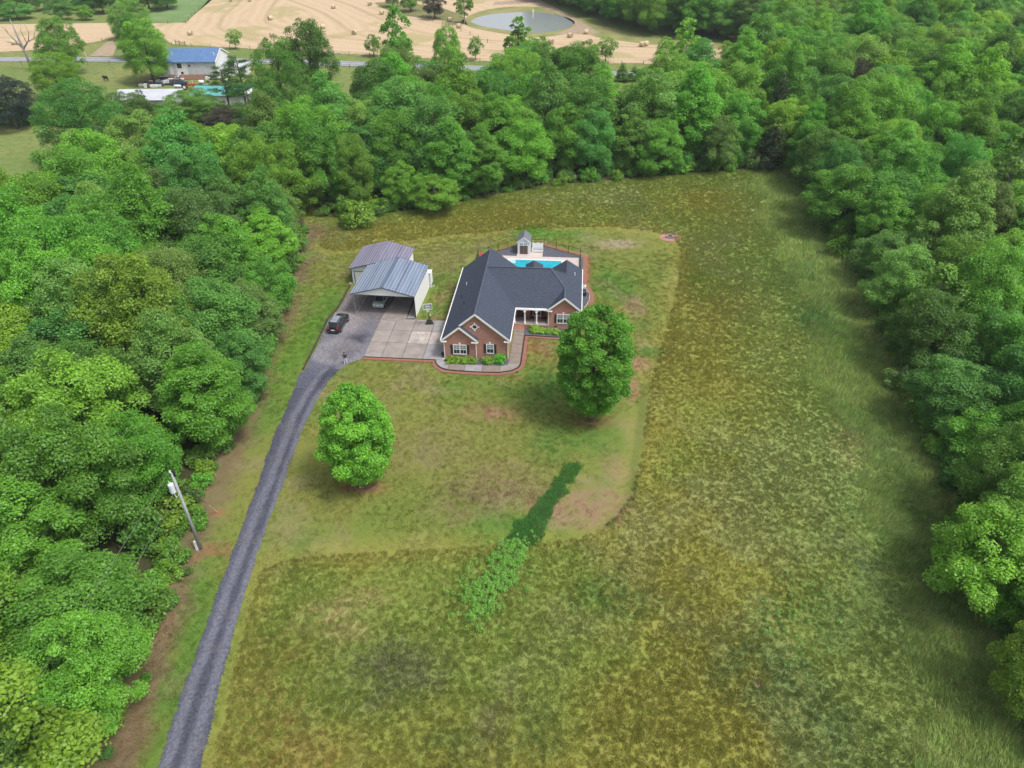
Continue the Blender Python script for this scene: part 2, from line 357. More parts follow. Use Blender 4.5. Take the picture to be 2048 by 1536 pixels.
blob([(8.76,53.65), (7.02,51.56)], (.27,.165,.115), 4.2, 2.8, .8); blob([(11.23,58.98)], (.28,.17,.12), 2.0, 3.5, .5)
blob([(2.50,53.03), (4.45,53.72)], (.30,.17,.12), 1.6, 2.0, .6)
blob([(-3.91,69.04), (-2.08,68.03)], (.29,.16,.11), 3.6, 2.2, .6); blob([(-4.79,76.95), (-0.89,75.76)], RED, 3.2, .8, .65)
blob([(3.51,82.12)], RED, 2.2, 3.2, .75); blob([(-3.46,53.83), (-1.40,56.80)], BRN, 6, 4, .6); blob([(-9.35,61.80)], BRN, 6, 4, .35)
blob([(18.48,115.14)], PALE, 4.0, 2.2, .8); blob([(18.08,95.56), (18.36,93.30)], (.29,.19,.13), 2.0, 2.5, .7)
blob([(16.76,78.51)], (.33,.19,.13), 1.5, 1.8, .9); blob([(14.76,71.74), (15.36,73.30)], (.33,.19,.13), .9, 2.5, .7)
blob([(9.34,66.32)], (.22,.09,.06), 3.0, 1.3, .9); blob([(-16.04,55.95)], (.24,.11,.07), 2.8, 1.2, .9)
blob([(18.68,81.46)], GRN, 2.4, 1.8, .9); blob([(14.90,98.75), (18.36,88.33)], GRN, 3.5, 2.5, .35)
blob([(5.72,120.00), (3.91,119.20)], (.07,.22,.03), 4.2, 2.6, .85); blob([(4.61,121.53)], (.07,.2,.03), 5, 2, .5)
blob([(3.23,74.05), (4.87,75.11), (3.12,70.91), (5.49,64.19), (10.02,63.22), (4.21,61.58)], GRN, 3.5, 3.5, .5)
blob([(-29.17,83.99), (-29.33,80.31), (-28.38,89.26), (-29.56,74.63), (-27.75,99.68)], (.10,.20,.025), 2.6, 4, .8)
blob([(-20.14,68.33), (-20.06,71.31)], GRN, 2, 3, .3); blob([(-16.15,90.41), (-12.31,100.97), (-11.44,93.18)], GRN, .8, 3.0, .6)
blob([(44.35,89.18), (44.56,85.79), (43.64,91.32)], (.06,.16,.04), 4, 4, .7); blob([(32.19,95.26)], (.22,.14,.06), 9, 9, .25)
blob([(38.51,62.76), (36.97,60.22)], (.33,.27,.12), 2.0, 3.0, .5)
blob([(7.37,42.24), (9.44,40.58)], (.07,.15,.035), 3.5, 2.5, .6); blob([(-11.13,34.42), (-8.70,34.85), (-11.75,33.09)], (.13,.14,.07), 5, 3, .6)
blob([(-13.83,40.87), (-14.71,38.28), (-16.76,39.85)], (.33,.27,.13), 3, 2, .5); blob([(-19.28,34.06), (-16.20,27.86), (-18.66,28.65)], (.23,.165,.05), 5, 4, .4)
blob([(-1.98,30.04), (-1.21,31.68)], (.17,.15,.10), 2.2, 2.4, .5); blob([(1.93,30.82), (2.22,28.43), (-4.93,27.74)], (.09,.14,.04), 3, 2.4, .6)
blob([(18.58,34.53), (21.45,33.15), (24.93,27.43), (23.79,30.57)], (.10,.15,.05), 5, 4, .6); blob([(33.01,45.99), (31.31,49.19)], (.12,.16,.08), 1.5, 4, .6)
blob([(19.59,32.87)], (.36,.26,.18), .5, .4, .9); blob([(32.33,35.77), (31.89,38.73)], (.10,.15,.045), 8, 6, .5)
blob([(-30.27,52.37)], (.28,.13,.08), .9, .7, .8); blob([(-29.60,47.58), (-28.49,47.44)], (.27,.13,.08), 1.5, 1.1, .75); blob([(-30.50,46.54)], (.24,.12,.08), 1.4, 1.4, .7)
blob([(-31.33,68.52), (-31.14,64.78), (-31.09,61.71)], (.21,.13,.085), 1.2, 2.0, .6); blob([(-36.64,105.75), (-33.59,103.11), (-35.15,96.69)], BRN, 2.5, 4, .6); blob([(-35.71,116.05), (-33.96,120.14), (-33.56,110.20), (-33.59,103.11)], BRN, 2.5, 4, .7)
blob([(-34.39,98.23), (-32.14,93.61)], (.26,.18,.11), 3, 5, .5); blob([(-30.39,38.47), (-29.63,33.29), (-30.87,42.73), (-28.96,28.76)], (.20,.13,.085), 1.6, 3, .75)
blob([(-108.11,154.10), (-106.87,148.09)], (.30,.2,.09), 6, 3, .6); blob([(-9.51,100.09), (-10.78,96.17), (-11.06,90.31)], (.30,.17,.11), 1.5, 3.5, .55)
blob([(-41.14,120.32), (-9.93,113.45), (-11.78,109.69)], (.18,.17,.08), 5, 3, .4); blob([(28.03,117.76)], (.42,.20,.16), 1.8, 1.8, .95)
blob([(45.47,101.35), (44.97,81.33), (43.03,65.39), (41.73,52.46), (40.37,43.52)], (.09,.17,.045), 5, 9, .55)
CLAYL = [  # red clay / mulch strips following the beds
 (HW(-.9,19.8), HW(-.9,10.0), 0.7, .9), (HW(-11,-.75), HW(-1.8,-.75), .35, .8), (HW(10.35,.2), HW(10.35,6.6), .35, .9), (HW(10.3,6.6), HW(17.5,6.3), .4, .95),
 (HW(18.6,21), HW(18.9,31.5), .45, .9), (HW(18.9,31.7), HW(12,36), .5, .6)]
SWALE = [(6.94,59.05), (5.71,57.08), (4.41,54.82), (2.99,52.31), (1.65,49.93), (0.37,48.00)]
WEEDC = [(0.61,47.68), (-0.84,45.84), (-1.99,43.49), (-3.07,40.73)]
WEED = [(0.62,47.99), (1.55,46.41), (1.01,43.45), (-0.83,40.71), (-2.36,38.89), (-4.32,38.66), (-5.09,40.76), (-4.26,42.39), (-2.94,44.08), (-2.04,46.46), (-1.33,48.02)]

def ground_colour(x, y, fine=True):
    n1 = fbm(x, y, .045, 4, 3.1); n2 = fbm(x, y, .16, 4, 9.2); n3 = fbm(x, y, .7, 3, 21.) if fine else .5; n4 = fbm(x, y, .02, 2, 40.)
    n5 = fbm(x*1.0, y*1.0, 2.2, 2, 77.) if fine else .5
    lawn = inpoly(x, y, LAWN); dm = dline(x, y, MOWLINE)
    m1 = np.array([.228,.232,.050]); m2 = np.array([.178,.232,.050]); m3 = np.array([.262,.228,.048]); m4 = np.array([.235,.25,.105])
    def mx(a, b, t): t = np.clip(t, 0, 1)[..., None]; return a*(1-t)+b*t
    C = mx(m1, m2, sstep(.36, .66, n1*.75+n2*.25)); C = mx(C, m3, sstep(.50,.78, 1.0-n1)*.5*sstep(.3,.6,1-n4))
    C = mx(C, m4, sstep(.55,.72, fbm(x,y,.09,3,55.))*.55)
    C = mx(C, np.array([.19,.235,.055]), sstep(.50,.72, n3)*.10); C = mx(C, np.array([.40,.37,.17]), sstep(.60,.78, n5)*.12)
    dr = dline(x, y, EDGE_R); right = sstep(26, 3, dr+(n2-.5)*12); C = mx(C, np.array([.19,.28,.085]), right*.8*(x > 20))
    C = mx(C, np.array([.27,.32,.12]), (x > 20)*sstep(15,3,dr)*sstep(.5,.75, fbm(x*1.2+y*.9, (x-y)*.25, .5, 3, 5.))*.6)
    back = sstep(9, 0, dline(x, y, EDGE_B)); C = mx(C, np.array([.17,.23,.05]), back*.7)
    L1 = np.array([.160,.200,.044]); L2 = np.array([.105,.195,.034]); L3 = np.array([.205,.200,.055])
    L = mx(L1, L2, sstep(.42,.64, n2*.6+n1*.4)); L = mx(L, L3, sstep(.52,.7, 1-n1)*.6)
    L = mx(L, np.array([.25,.21,.12]), sstep(.56,.76, fbm(x,y,.22,4,31.))*.45)
    L = mx(L, np.array([.12,.16,.045]), sstep(.55,.75, n3)*.22)
    dl = dline(x, y, EDGE_L)
    L = mx(L, np.array([.17,.12,.08]), sstep(3.2, .6, dl+ (n3-.5)*2.4+(n2-.5)*3)*(x < -15)*.75)
    L = mx(L, np.array([.25,.24,.06]), sstep(3.2, .3, dm+(n2-.5)*2)*.6)
    C = np.where(lawn[..., None], L, C)
    C = mx(C, np.array([.26,.24,.06]), (~lawn)*sstep(2.4, .2, dm+(n2-.5)*2)*.5)
    C = mx(C, np.array([.17,.18,.045]), sstep(.34, .08, np.abs(dm-.25))*(~lawn)*.35)
    dw = dline(x, y, [(9.40,50.16), (12.24,53.60), (13.19,58.15), (14.86,64.94), (16.82,73.81)])
    C = mx(C, np.array([.075,.12,.03]), sstep(.9,.2, dw)*.5)
    for (px, py, rx, ry, ang, col, st) in PATCHES:
        m = (np.abs(x-px) < rx*1.8) & (np.abs(y-py) < ry*1.8)
        if not m.any(): continue
        d = np.hypot((x-px)/rx, (y-py)/ry) + (n3-.5)*1.0 + (n2-.5)*.9
        t = sstep(1.2, .35, d)*st*m*(.12+.88*sstep(.32,.62, n3*.55+n5*.45))
        C = mx(C, np.array(col), t)
    for (a, b, wd, st) in CLAYL:
        d = dline(x, y, [a, b])+(n3-.5)*.25; C = mx(C, np.array([.29,.13,.085]), sstep(wd+.18, wd-.12, d)*st)
    ds = dline(x, y, SWALE) + (n3-.5)*1.6; C = mx(C, np.array([.045,.14,.035]), sstep(1.3, .2, ds+(n5-.5)*1.4+.10*np.clip(y-50,0,9))*.7)
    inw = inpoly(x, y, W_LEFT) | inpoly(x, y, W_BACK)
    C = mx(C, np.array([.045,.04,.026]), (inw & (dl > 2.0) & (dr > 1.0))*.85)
    return C*(.96+.08*n3)[..., None] if fine else C

# ------------------------------------------------------------------ ground sheets
def flat(name, poly, mat, z, cat=None, col=None):
    P = [(p[0], p[1], z) for p in poly]
    mb = MB(); mb.face(P); me = mb.mesh(name, mat)
    o = link(name, me); o['kind'] = 'structure'; return o
def ccw(P):
    a = sum(P[i-1][0]*P[i][1]-P[i][0]*P[i-1][1] for i in range(len(P))); return P if a > 0 else P[::-1]
def pasture_mat():
    m, n, b, o = _new('pasture')
    f = ramp(n, noise(n, .035, 5, .6), .35, .65); f2 = ramp(n, noise(n, .5, 6, .75), .35, .7)
    c = mixc(n, (.16,.215,.06), (.25,.25,.09), f); c = mixc(n, c, (.10,.15,.042), f2)
    n.links.new(c, b.inputs['Base Color']); b.inputs['Roughness'].default_value = .95; b.inputs['Specular IOR Level'].default_value = .1; MATS['pasture'] = m
    m, n, b, o = _new('hay_stubble')     # mown rows follow wide curves
    g = n.nodes.new('ShaderNodeTexCoord'); mp = n.nodes.new('ShaderNodeMapping'); mp.inputs['Rotation'].default_value = (0, 0, R(-28)); mp.inputs['Scale'].default_value = (.3, 1, 1)
    n.links.new(g.outputs['Object'], mp.inputs[0])
    wv = n.nodes.new('ShaderNodeTexWave'); wv.bands_direction = 'Y'; wv.inputs['Scale'].default_value = .055; wv.inputs['Distortion'].default_value = 5.0
    wv.inputs['Detail'].default_value = 2; wv.inputs['Detail Scale'].default_value = .25
    n.links.new(mp.outputs[0], wv.inputs[0])
    w2 = n.nodes.new('ShaderNodeTexWave'); w2.bands_direction = 'Y'; w2.inputs['Scale'].default_value = .16; w2.inputs['Distortion'].default_value = 9.0
    w2.inputs['Detail'].default_value = 3; w2.inputs['Detail Scale'].default_value = .12; n.links.new(mp.outputs[0], w2.inputs[0])
    c = mixc(n, (.60,.40,.24), (.44,.30,.155), ramp(n, wv.outputs[0], .3, .8))
    c = mixc(n, c, (.70,.52,.36), ramp(n, w2.outputs[0], .45, .95))
    c = mixc(n, c, (.26,.21,.085), ramp(n, noise(n, .03, 5, .65, mp.outputs[0]), .52, .68))
    c = mixc(n, c, (.36,.25,.14), mixc(n, (0,0,0), (.6,.6,.6), ramp(n, noise(n, .9, 5, .8), .45, .7)))
    n.links.new(c, b.inputs['Base Color']); b.inputs['Roughness'].default_value = .95; b.inputs['Specular IOR Level'].default_value = .1; MATS['hay_stubble'] = m
pasture_mat()
M('bank_grass', (.16,.19,.06), (.27,.24,.10), .12, .95, detail=6)
M('green_field', (.10,.19,.06), (.17,.24,.09), .15, .95, detail=6)
M('olive_field', (.20,.18,.075), (.12,.135,.045), .2, .95, detail=7)
M('asphalt', (.26,.27,.30), (.21,.22,.25), .3, .9)
M('road_paint', (.62,.62,.60), (.5,.5,.5), 2, .8)
M('track_dirt', (.36,.27,.20), (.27,.21,.14), .5, .95, detail=6)
flat('ground', [(-600,-100),(600,-100),(600,760),(-600,760)], 'pasture', -.10)
# yard sheet with the real colours of turf, clay, wear and leaf litter
xs = np.arange(-66, 84.01, .32); ys = np.arange(16, 168.01, .32)
gx, gy = np.meshgrid(xs, ys); gz = (fbm(gx, gy, .08, 3, 8.)-.5)*.10 + (fbm(gx, gy, .9, 2, 4.)-.5)*.035
pad_d = np.minimum(dline(gx, gy, DRIVE, True), 9); keep_flat = inpoly(gx, gy, DRIVE) | (np.hypot(gx+8, gy-92) < 32)
gz = np.where(keep_flat, -.02+gz*.12, gz-.01)
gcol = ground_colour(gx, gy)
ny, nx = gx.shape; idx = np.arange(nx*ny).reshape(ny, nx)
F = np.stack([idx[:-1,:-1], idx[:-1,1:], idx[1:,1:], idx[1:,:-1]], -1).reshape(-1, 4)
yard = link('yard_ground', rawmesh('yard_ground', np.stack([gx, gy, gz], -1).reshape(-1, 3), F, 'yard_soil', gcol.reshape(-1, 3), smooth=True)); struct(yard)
# driveway sheet
dxs = np.arange(-38, -10, .12); dys = np.arange(20, 108, .12); ax, ay = np.meshgrid(dxs, dys)
cx_, cy_ = ax[:-1,:-1]+.06, ay[:-1,:-1]+.06
edge_j = (fbm(cx_, cy_, 1.0, 3, 2.)-.5)*.35+(vnoise(cx_*9, cy_*9)-.5)*.22
ins = inpoly(cx_+edge_j, cy_+edge_j*.3, DRIVE)
idx = np.arange(ax.size).reshape(ax.shape)
F = np.stack([idx[:-1,:-1], idx[:-1,1:], idx[1:,1:], idx[1:,:-1]], -1)[ins]
dc = dline(ax, ay, ROADC); nA = fbm(ax, ay, .35, 4, 6.); nB = fbm(ax, ay, .12, 3, 16.)
base = np.array([.076,.079,.104]); pale = np.array([.125,.129,.165]); brown = np.array([.165,.14,.13]); dark = np.array([.035,.037,.052])
def mx3(a, b, t): t = np.clip(t, 0, 1)[..., None]; return a*(1-t)+b*t
lat = dc+(nA-.5)*.5
gc = mx3(base, pale, sstep(.5,.2,np.abs(lat-.78))*.65*(ay < 78)); gc = mx3(gc, dark, sstep(.4,.1,lat)*.5*(ay < 78)); gc = mx3(gc, dark, sstep(1.2,1.9,lat)*.45*(ay < 74))
gc = mx3(gc, pale, sstep(76,80,ay)*.5); gc = mx3(gc, brown, sstep(80,96,ay+ (nA-.5)*9)*.8)
for (px, py) in [(-22.72,82.62), (-22.26,83.86)]: gc = mx3(gc, dark, sstep(3.0,1.2,np.hypot((ax-px)*1.1-(ay-py)*.35, (ay-py)*.8)+(nA-.5)*2)*.85)
for (px, py) in [(-22.62,78.42), (-23.38,75.62)]: gc = mx3(gc, dark, sstep(1.9,.9,np.hypot((ax-px), (ay-py)*.7)+(nA-.5)*1.5)*.6)
gc = mx3(gc, np.array([.27,.25,.26]), sstep(.58,.7, nB)*.4*(ay > 78))
gc = mx3(gc, np.array([.09,.09,.10]), sstep(.60,.72, fbm(ax,ay,.5,4,61.))*.5)
drv = link('gravel_driveway', rawmesh('gravel_driveway', np.stack([ax, ay, np.full_like(ax, .045)], -1).reshape(-1, 3), F.reshape(-1, 4), 'gravel', gc.reshape(-1, 3))); struct(drv)
# far fields
def hay_sheet(poly, seed):
    P = np.array(poly); hx = np.arange(P[:,0].min(), P[:,0].max()+.9, .9); hy = np.arange(P[:,1].min(), P[:,1].max()+.9, .9); X, Y = np.meshgrid(hx, hy)
    I = np.arange(X.size).reshape(X.shape); Fq = np.stack([I[:-1,:-1], I[:-1,1:], I[1:,1:], I[1:,:-1]], -1); ok = inpoly(X[:-1,:-1]+.45, Y[:-1,:-1]+.45, P)
    w1 = (fbm(X, Y, .012, 3, 2.)-.5)*16; w2 = (fbm(X, Y, .05, 2, 6.)-.5)*2.2
    dd = np.minimum(dline(X, Y, HG1), dline(X, Y, HG2)) if seed == 0 else (Y+X*.06)
    ph = (dd+w1+w2)
    s1 = .5+.5*np.sin(ph*2*math.pi/4.6); s2 = .5+.5*np.sin(ph*2*math.pi/13.5+1); n = fbm(X, Y, .06, 4, 3.); nf = fbm(X, Y, .5, 3, 5.)
    C = mx3(np.array([.47,.355,.235]), np.array([.43,.315,.20]), sstep(.35,1.0, s1*.45+nf*.5))
    C = mx3(C, np.array([.53,.41,.29]), sstep(.5,1.0, (1-s1)*.5+nf*.55)*.4)
    C = mx3(C, np.array([.30,.245,.11]), sstep(.80,1.0, s2+ (nf-.5)*.4)*.22*sstep(.35,.6,n)); C = mx3(C, np.array([.30,.27,.12]), sstep(.56,.70, n)*.6)
    C = mx3(C, np.array([.24,.20,.10]), sstep(1.3,.5, np.abs(dd-9+w1*.5))*.45*(seed == 0))
    o = link('hay_field', rawmesh('hay_field', np.stack([X, Y, np.full_like(X, -.03)], -1).reshape(-1, 3), Fq[ok].reshape(-1, 4), 'hay_soil', C.reshape(-1, 3))); struct(o)
attr_ground('hay_soil', 1.6, .28, bm=.1)
HG1 = smooth_poly([(-121.98,400.43), (-118.30,376.15), (-110.87,330.21), (-103.49,318.89), (-90.51,303.01), (-68.99,287.98), (-38.09,274.49), (-2.89,261.76), (76.68,250.69)], 2); HG2 = smooth_poly([(-103.50,405.62), (-88.49,381.43), (-76.45,362.49), (-48.61,304.68), (-21.23,285.56), (31.68,270.27), (79.81,262.42)], 2)
hay_sheet([(-148.49,331.22), (-134.08,332.66), (-139.36,363.72), (-149.00,415.42), (10.96,404.27), (20.63,353.82), (31.14,323.22), (50.46,290.87), (72.18,280.81), (87.71,272.41), (77.29,249.95), (48.95,249.83), (11.89,252.95), (-9.46,256.11), (-47.47,266.95), (-92.23,279.64), (-123.36,288.96), (-142.75,316.85)], 0)
hay_sheet([(-237.31,334.00), (-212.08,333.70), (-193.33,333.77), (-167.08,333.41), (-158.68,317.72), (-151.15,303.31), (-153.14,295.89), (-158.18,290.72), (-165.92,282.43), (-180.59,278.15), (-200.44,275.85)], 1)
flat('grass_field', ccw([(-152.45,334.86), (-158.88,354.52), (-158.26,373.07), (-169.90,416.87), (-146.40,415.24), (-134.92,335.00)]), 'green_field', -.03)
flat('pond_bank', ccw(smooth_poly([(-19.47,329.49), (-14.45,350.84), (-3.63,363.31), (9.94,365.18), (22.82,353.69), (29.96,333.53), (32.65,317.69), (27.66,305.53), (17.51,296.34), (8.04,293.09), (-3.19,303.23), (-15.13,314.00), (-19.47,329.49)], 2)), 'bank_grass', -.02)
flat('grass_strip', ccw([(-62.82,379.76), (-50.89,381.92), (-30.78,365.02), (-19.55,343.65), (-16.40,320.45), (-28.35,332.29), (-46.52,345.27), (-56.64,363.94)]), 'olive_field', -.02)
flat('grass_strip', ccw([(22.67,351.12), (31.64,324.30), (43.24,306.69), (52.29,290.78), (72.18,280.81), (86.85,272.46), (85.28,266.86), (66.83,272.62), (48.82,280.27), (33.93,291.74), (25.89,307.64)]), 'bank_grass', -.024)
flat('farm_track', ccw([(-7.09,369.04), (10.16,373.58), (20.36,348.71), (26.17,324.62), (26.52,315.90), (17.72,300.16), (29.06,299.55), (34.92,301.18), (29.40,326.67), (21.06,361.75), (12.84,385.17), (-6.06,377.52)]), 'track_dirt', -.012)
flat('farm_track', ccw([(-145.19,270.03), (-136.70,269.63), (-141.86,283.79), (-148.99,297.53), (-149.62,293.89), (-147.32,281.52)]), 'track_dirt', -.03)
ROAD = [(-226.44,268.05), (-173.91,266.36), (-137.06,264.26), (-90.11,260.58), (-52.07,254.09), (-32.01,250.70), (-5.95,245.05), (40.96,234.49), (71.77,226.71)]
def ribbon(name, C, w0, w1, mat, z):
    mb = MB(); L, Rr = [], []
    for i, p in enumerate(C):
        a = C[max(i-1,0)]; b = C[min(i+1,len(C)-1)]; d = Vector((b[0]-a[0], b[1]-a[1])).normalized(); nn = Vector((-d.y, d.x))
        L.append((p[0]+nn.x*w0, p[1]+nn.y*w0, z)); Rr.append((p[0]+nn.x*w1, p[1]+nn.y*w1, z))
    for i in range(len(C)-1): mb.face([L[i], L[i+1], Rr[i+1], Rr[i]])
    return struct(mb.build(name, mat))
RC = smooth_poly(ROAD, 2)
ribbon('road', RC, 3.3, -3.3, 'asphalt', .02)
ribbon('road_marking', RC, 2.95, 2.8, 'road_paint', .026); ribbon('road_marking', RC, -2.8, -2.95, 'road_paint', .026); ribbon('road_marking', RC, .12, -.12, 'road_paint', .026)
pm, pn, pb, po = _new('pond_water'); pb.inputs['Base Color'].default_value = (.27,.29,.31,1); pb.inputs['Roughness'].default_value = .12; pb.inputs['Specular IOR Level'].default_value = .9
bump(pn, pb, noise(pn, .8, 4), .12, .05); MATS['pond_water'] = pm
flat('pond_water', ccw(smooth_poly([(-15.70,328.14), (-11.97,340.77), (-3.51,347.65), (6.27,350.21), (18.07,346.34), (25.81,333.78), (27.62,322.32), (23.27,311.88), (16.02,304.17), (9.82,302.53), (-1.28,309.12), (-11.29,318.01), (-15.70,328.14)], 2)), 'pond_water', -.012)

# ------------------------------------------------------------------ grass blades
rg = np.random.default_rng(11)
def clump_mesh(name, n, rad, h, wd, lean, seed, flat_=0.):
    rg = np.random.default_rng(seed); a = rg.uniform(0, 6.28, n); q = np.sqrt(rg.random(n))*rad; x = q*np.cos(a); y = q*np.sin(a)
    b = rg.uniform(0, 6.28, n); la = rg.normal(0, .45, n) if flat_ else rg.uniform(0, 6.28, n); H = h*(.45+.9*rg.random(n)); W = wd*(.6+.8*rg.random(n)); ln = lean*(.3+1.0*rg.random(n))
    b0 = np.stack([x-np.cos(b)*W/2, y-np.sin(b)*W/2, np.full(n,-.03)], -1); b1 = np.stack([x+np.cos(b)*W/2, y+np.sin(b)*W/2, np.full(n,-.03)], -1)
    tp = np.stack([x+np.cos(la)*H*ln, y+np.sin(la)*H*ln, H*np.sqrt(np.clip(1-ln**2*.5,.25,1))], -1)
    t = np.repeat(rg.random(n), 3)
    return rawmesh(name, np.stack([b0, b1, tp], 1).reshape(-1, 3), np.arange(n*3).reshape(-1, 3), 'clump_grass', tint=t)
def clump_mat():
    m, n, b, o = _new('clump_grass'); n.nodes.remove(b)
    a = n.nodes.new('ShaderNodeAttribute'); a.attribute_type = 'INSTANCER'; a.attribute_name = 'icol'
    t = n.nodes.new('ShaderNodeAttribute'); t.attribute_name = 'tint'
    lo = mixc(n, a.outputs[0], (.80,.86,.74), 1.0, 'MULTIPLY'); hi = mixc(n, a.outputs[0], (1.65,1.58,1.5), 1.0, 'MULTIPLY')
    c = mixc(n, lo, hi, t.outputs['Fac'])
    c = mixc(n, c, (.42,.36,.19), mixc(n, (0,0,0), (.55,.55,.55), ramp(n, t.outputs['Fac'], .93, .97)))
    d = n.nodes.new('ShaderNodeBsdfDiffuse'); tr = n.nodes.new('ShaderNodeBsdfTranslucent'); mx = n.nodes.new('ShaderNodeMixShader'); mx.inputs[0].default_value = .3
    n.links.new(c, d.inputs[0]); n.links.new(c, tr.inputs[0]); n.links.new(d.outputs[0], mx.inputs[1]); n.links.new(tr.outputs[0], mx.inputs[2]); n.links.new(mx.outputs[0], o.inputs[0]); MATS['clump_grass'] = m
clump_mat()
def scatter(name, label, cat, pts, objs, cols=None):
    """pts: x, y, rz, sx, sz, index; one object whose points carry copies of the given meshes"""
    coll = bpy.data.collections.new(name+'_source')
    for o in objs: coll.objects.link(o)
    P = np.array(pts, np.float32); me = bpy.data.meshes.new(name); me.vertices.add(len(P))
    me.vertices.foreach_set('co', np.stack([P[:,0], P[:,1], P[:,0]*0], -1).ravel())
    def vec(nm, dat): a = me.attributes.new(nm, 'FLOAT_VECTOR', 'POINT'); a.data.foreach_set('vector', dat.astype(np.float32).ravel())
    vec('rot', np.stack([P[:,2]*0, P[:,2]*0, P[:,2]], -1)); vec('scl', np.stack([P[:,3], P[:,3], P[:,4]], -1))
    if cols is not None: vec('icol', cols)
    a = me.attributes.new('idx', 'INT', 'POINT'); a.data.foreach_set('value', P[:,5].astype(np.int32))
    ob = link(name, me); tag(ob, label, cat, kind='stuff')
    g = bpy.data.node_groups.new(name, 'GeometryNodeTree'); g.interface.new_socket('Geometry', in_out='INPUT', socket_type='NodeSocketGeometry'); g.interface.new_socket('Geometry', in_out='OUTPUT', socket_type='NodeSocketGeometry')
    N = g.nodes; gi = N.new('NodeGroupInput'); go = N.new('NodeGroupOutput'); ip = N.new('GeometryNodeInstanceOnPoints'); ci = N.new('GeometryNodeCollectionInfo')
    ci.inputs['Collection'].default_value = coll; ci.inputs['Separate Children'].default_value = True; ci.inputs['Reset Children'].default_value = True
    def named(nm, dt):
        q = N.new('GeometryNodeInputNamedAttribute'); q.data_type = dt; q.inputs[0].default_value = nm; return q.outputs[0]
    ip.inputs['Pick Instance'].default_value = True
    g.links.new(gi.outputs[0], ip.inputs['Points']); g.links.new(ci.outputs[0], ip.inputs['Instance'])
    g.links.new(named('idx', 'INT'), ip.inputs['Instance Index']); g.links.new(named('rot', 'FLOAT_VECTOR'), ip.inputs['Rotation']); g.links.new(named('scl', 'FLOAT_VECTOR'), ip.inputs['Scale'])
    g.links.new(ip.outputs[0], go.inputs[0]); md = ob.modifiers.new('scatter', 'NODES'); md.node_group = g
    return ob
def grass(name, label, polyfn, n, mesh_args, xr, yr, seed, flow=False, tint=None, jit=.22):
    rg = np.random.default_rng(seed); x = rg.uniform(*xr, n); y = rg.uniform(*yr, n)
    keep = polyfn(x, y) & (rg.random(n) < np.clip(70/(y+24), .35, 1.0)); u = 1024+FPX*x/(y*math.cos(PITCH)+CAM_H*math.sin(PITCH)); keep &= (u > -80) & (u < 2140)
    x = x[keep]; y = y[keep]; m = len(x); C = ground_colour(x, y, True)
    if tint is not None: C = tint(x, y, C)
    C = C*np.exp(rg.normal(0, jit, m))[:, None]*(1+rg.normal(0, .07, (m, 3)))
    objs = [bpy.data.objects.new('%s_%02d' % (name, k), clump_mesh(name+'_clump', *mesh_args[:-1], seed*10+k, mesh_args[-1])) for k in range(6)]
    rz = (.9+(fbm(x, y, .06, 2, 90.)-.5)*3+rg.normal(0, .25, m)) if flow else rg.uniform(0, 6.28, m)
    s = rg.uniform(.75, 1.3, m)*np.clip((y+24)/85, 1, 1.45)
    scatter(name, label, 'grass', np.stack([x, y, rz, s, s*rg.uniform(.75, 1.3, m), rg.integers(0, 6, m)], -1), objs, np.clip(C, .005, .9)); return m
notdrive = lambda x, y: ~inpoly(x, y, DRIVE)
meadow_fn = lambda x, y: ~inpoly(x, y, LAWN) & ~inpoly(x, y, W_BACK) & ~inpoly(x, y, W_LEFT) & notdrive(x, y)
HOUSEPOLY = [HW(-11.3,-.6), HW(-1.6,-.6), HW(-1,-2.9), HW(10.6,-2.9), HW(10.6,6.6), HW(18.5,6.4), HW(19,33), HW(12,36.4), HW(6,36.4), HW(-1.2,31), HW(-1.2,9.8), HW(-11.3,9.8)]
GARPOLY = [(-23.3,91.5),(-25.3,101),(-24.2,109.5),(-16,109),(-12,101),(-13.6,90)]
lawn_fn = lambda x, y: inpoly(x, y, LAWN) & ~inpoly(x, y, W_LEFT) & notdrive(x, y) & ~inpoly(x, y, HOUSEPOLY) & ~inpoly(x, y, GARPOLY)
rg_s = np.random.default_rng(2)
dirR = lambda x, y: meadow_fn(x, y) & (dline(x, y, EDGE_R) + (fbm(x, y, .12, 2, 33.)-.5)*10 < 9) & (x > 15)
# n blades, spread, height, width, lean, flattened
print('G', grass('meadow_grass', 'rough uncut olive and straw coloured meadow grass around the mown lawn', meadow_fn, 430000, (24, .19, .15, .036, .6, 0), (-40, 72), (22, 158), 5, jit=.13),
 grass('lawn_grass', 'short mown patchy lawn grass around the brick house', lawn_fn, 160000, (30, .26, .05, .032, .6, 0), (-52, 30), (22, 135), 6, jit=.16),
 grass('tall_grass', 'long flattened green grass along the right wood edge', dirR, 42000, (30, .55, .40, .05, 1.0, 1), (25, 72), (22, 158), 8, flow=True, tint=lambda x, y, C: C*np.array([1.1,1.12,1.15])),
 grass('swale_grass', 'dark green lush grass strip running down through the lawn', lambda x, y: dline(x, y, SWALE)+(fbm(x, y, .9, 3, 71.)-.5)*1.7+(rg_s.random(x.shape)-.5)*.9 < np.clip(.95-.075*(y-48), .42, .95), 30000, (40, .35, .25, .05, .6, 0), (-5, 12), (42, 62), 9, tint=lambda x, y, C: C*.35+np.array([.045,.18,.045])))

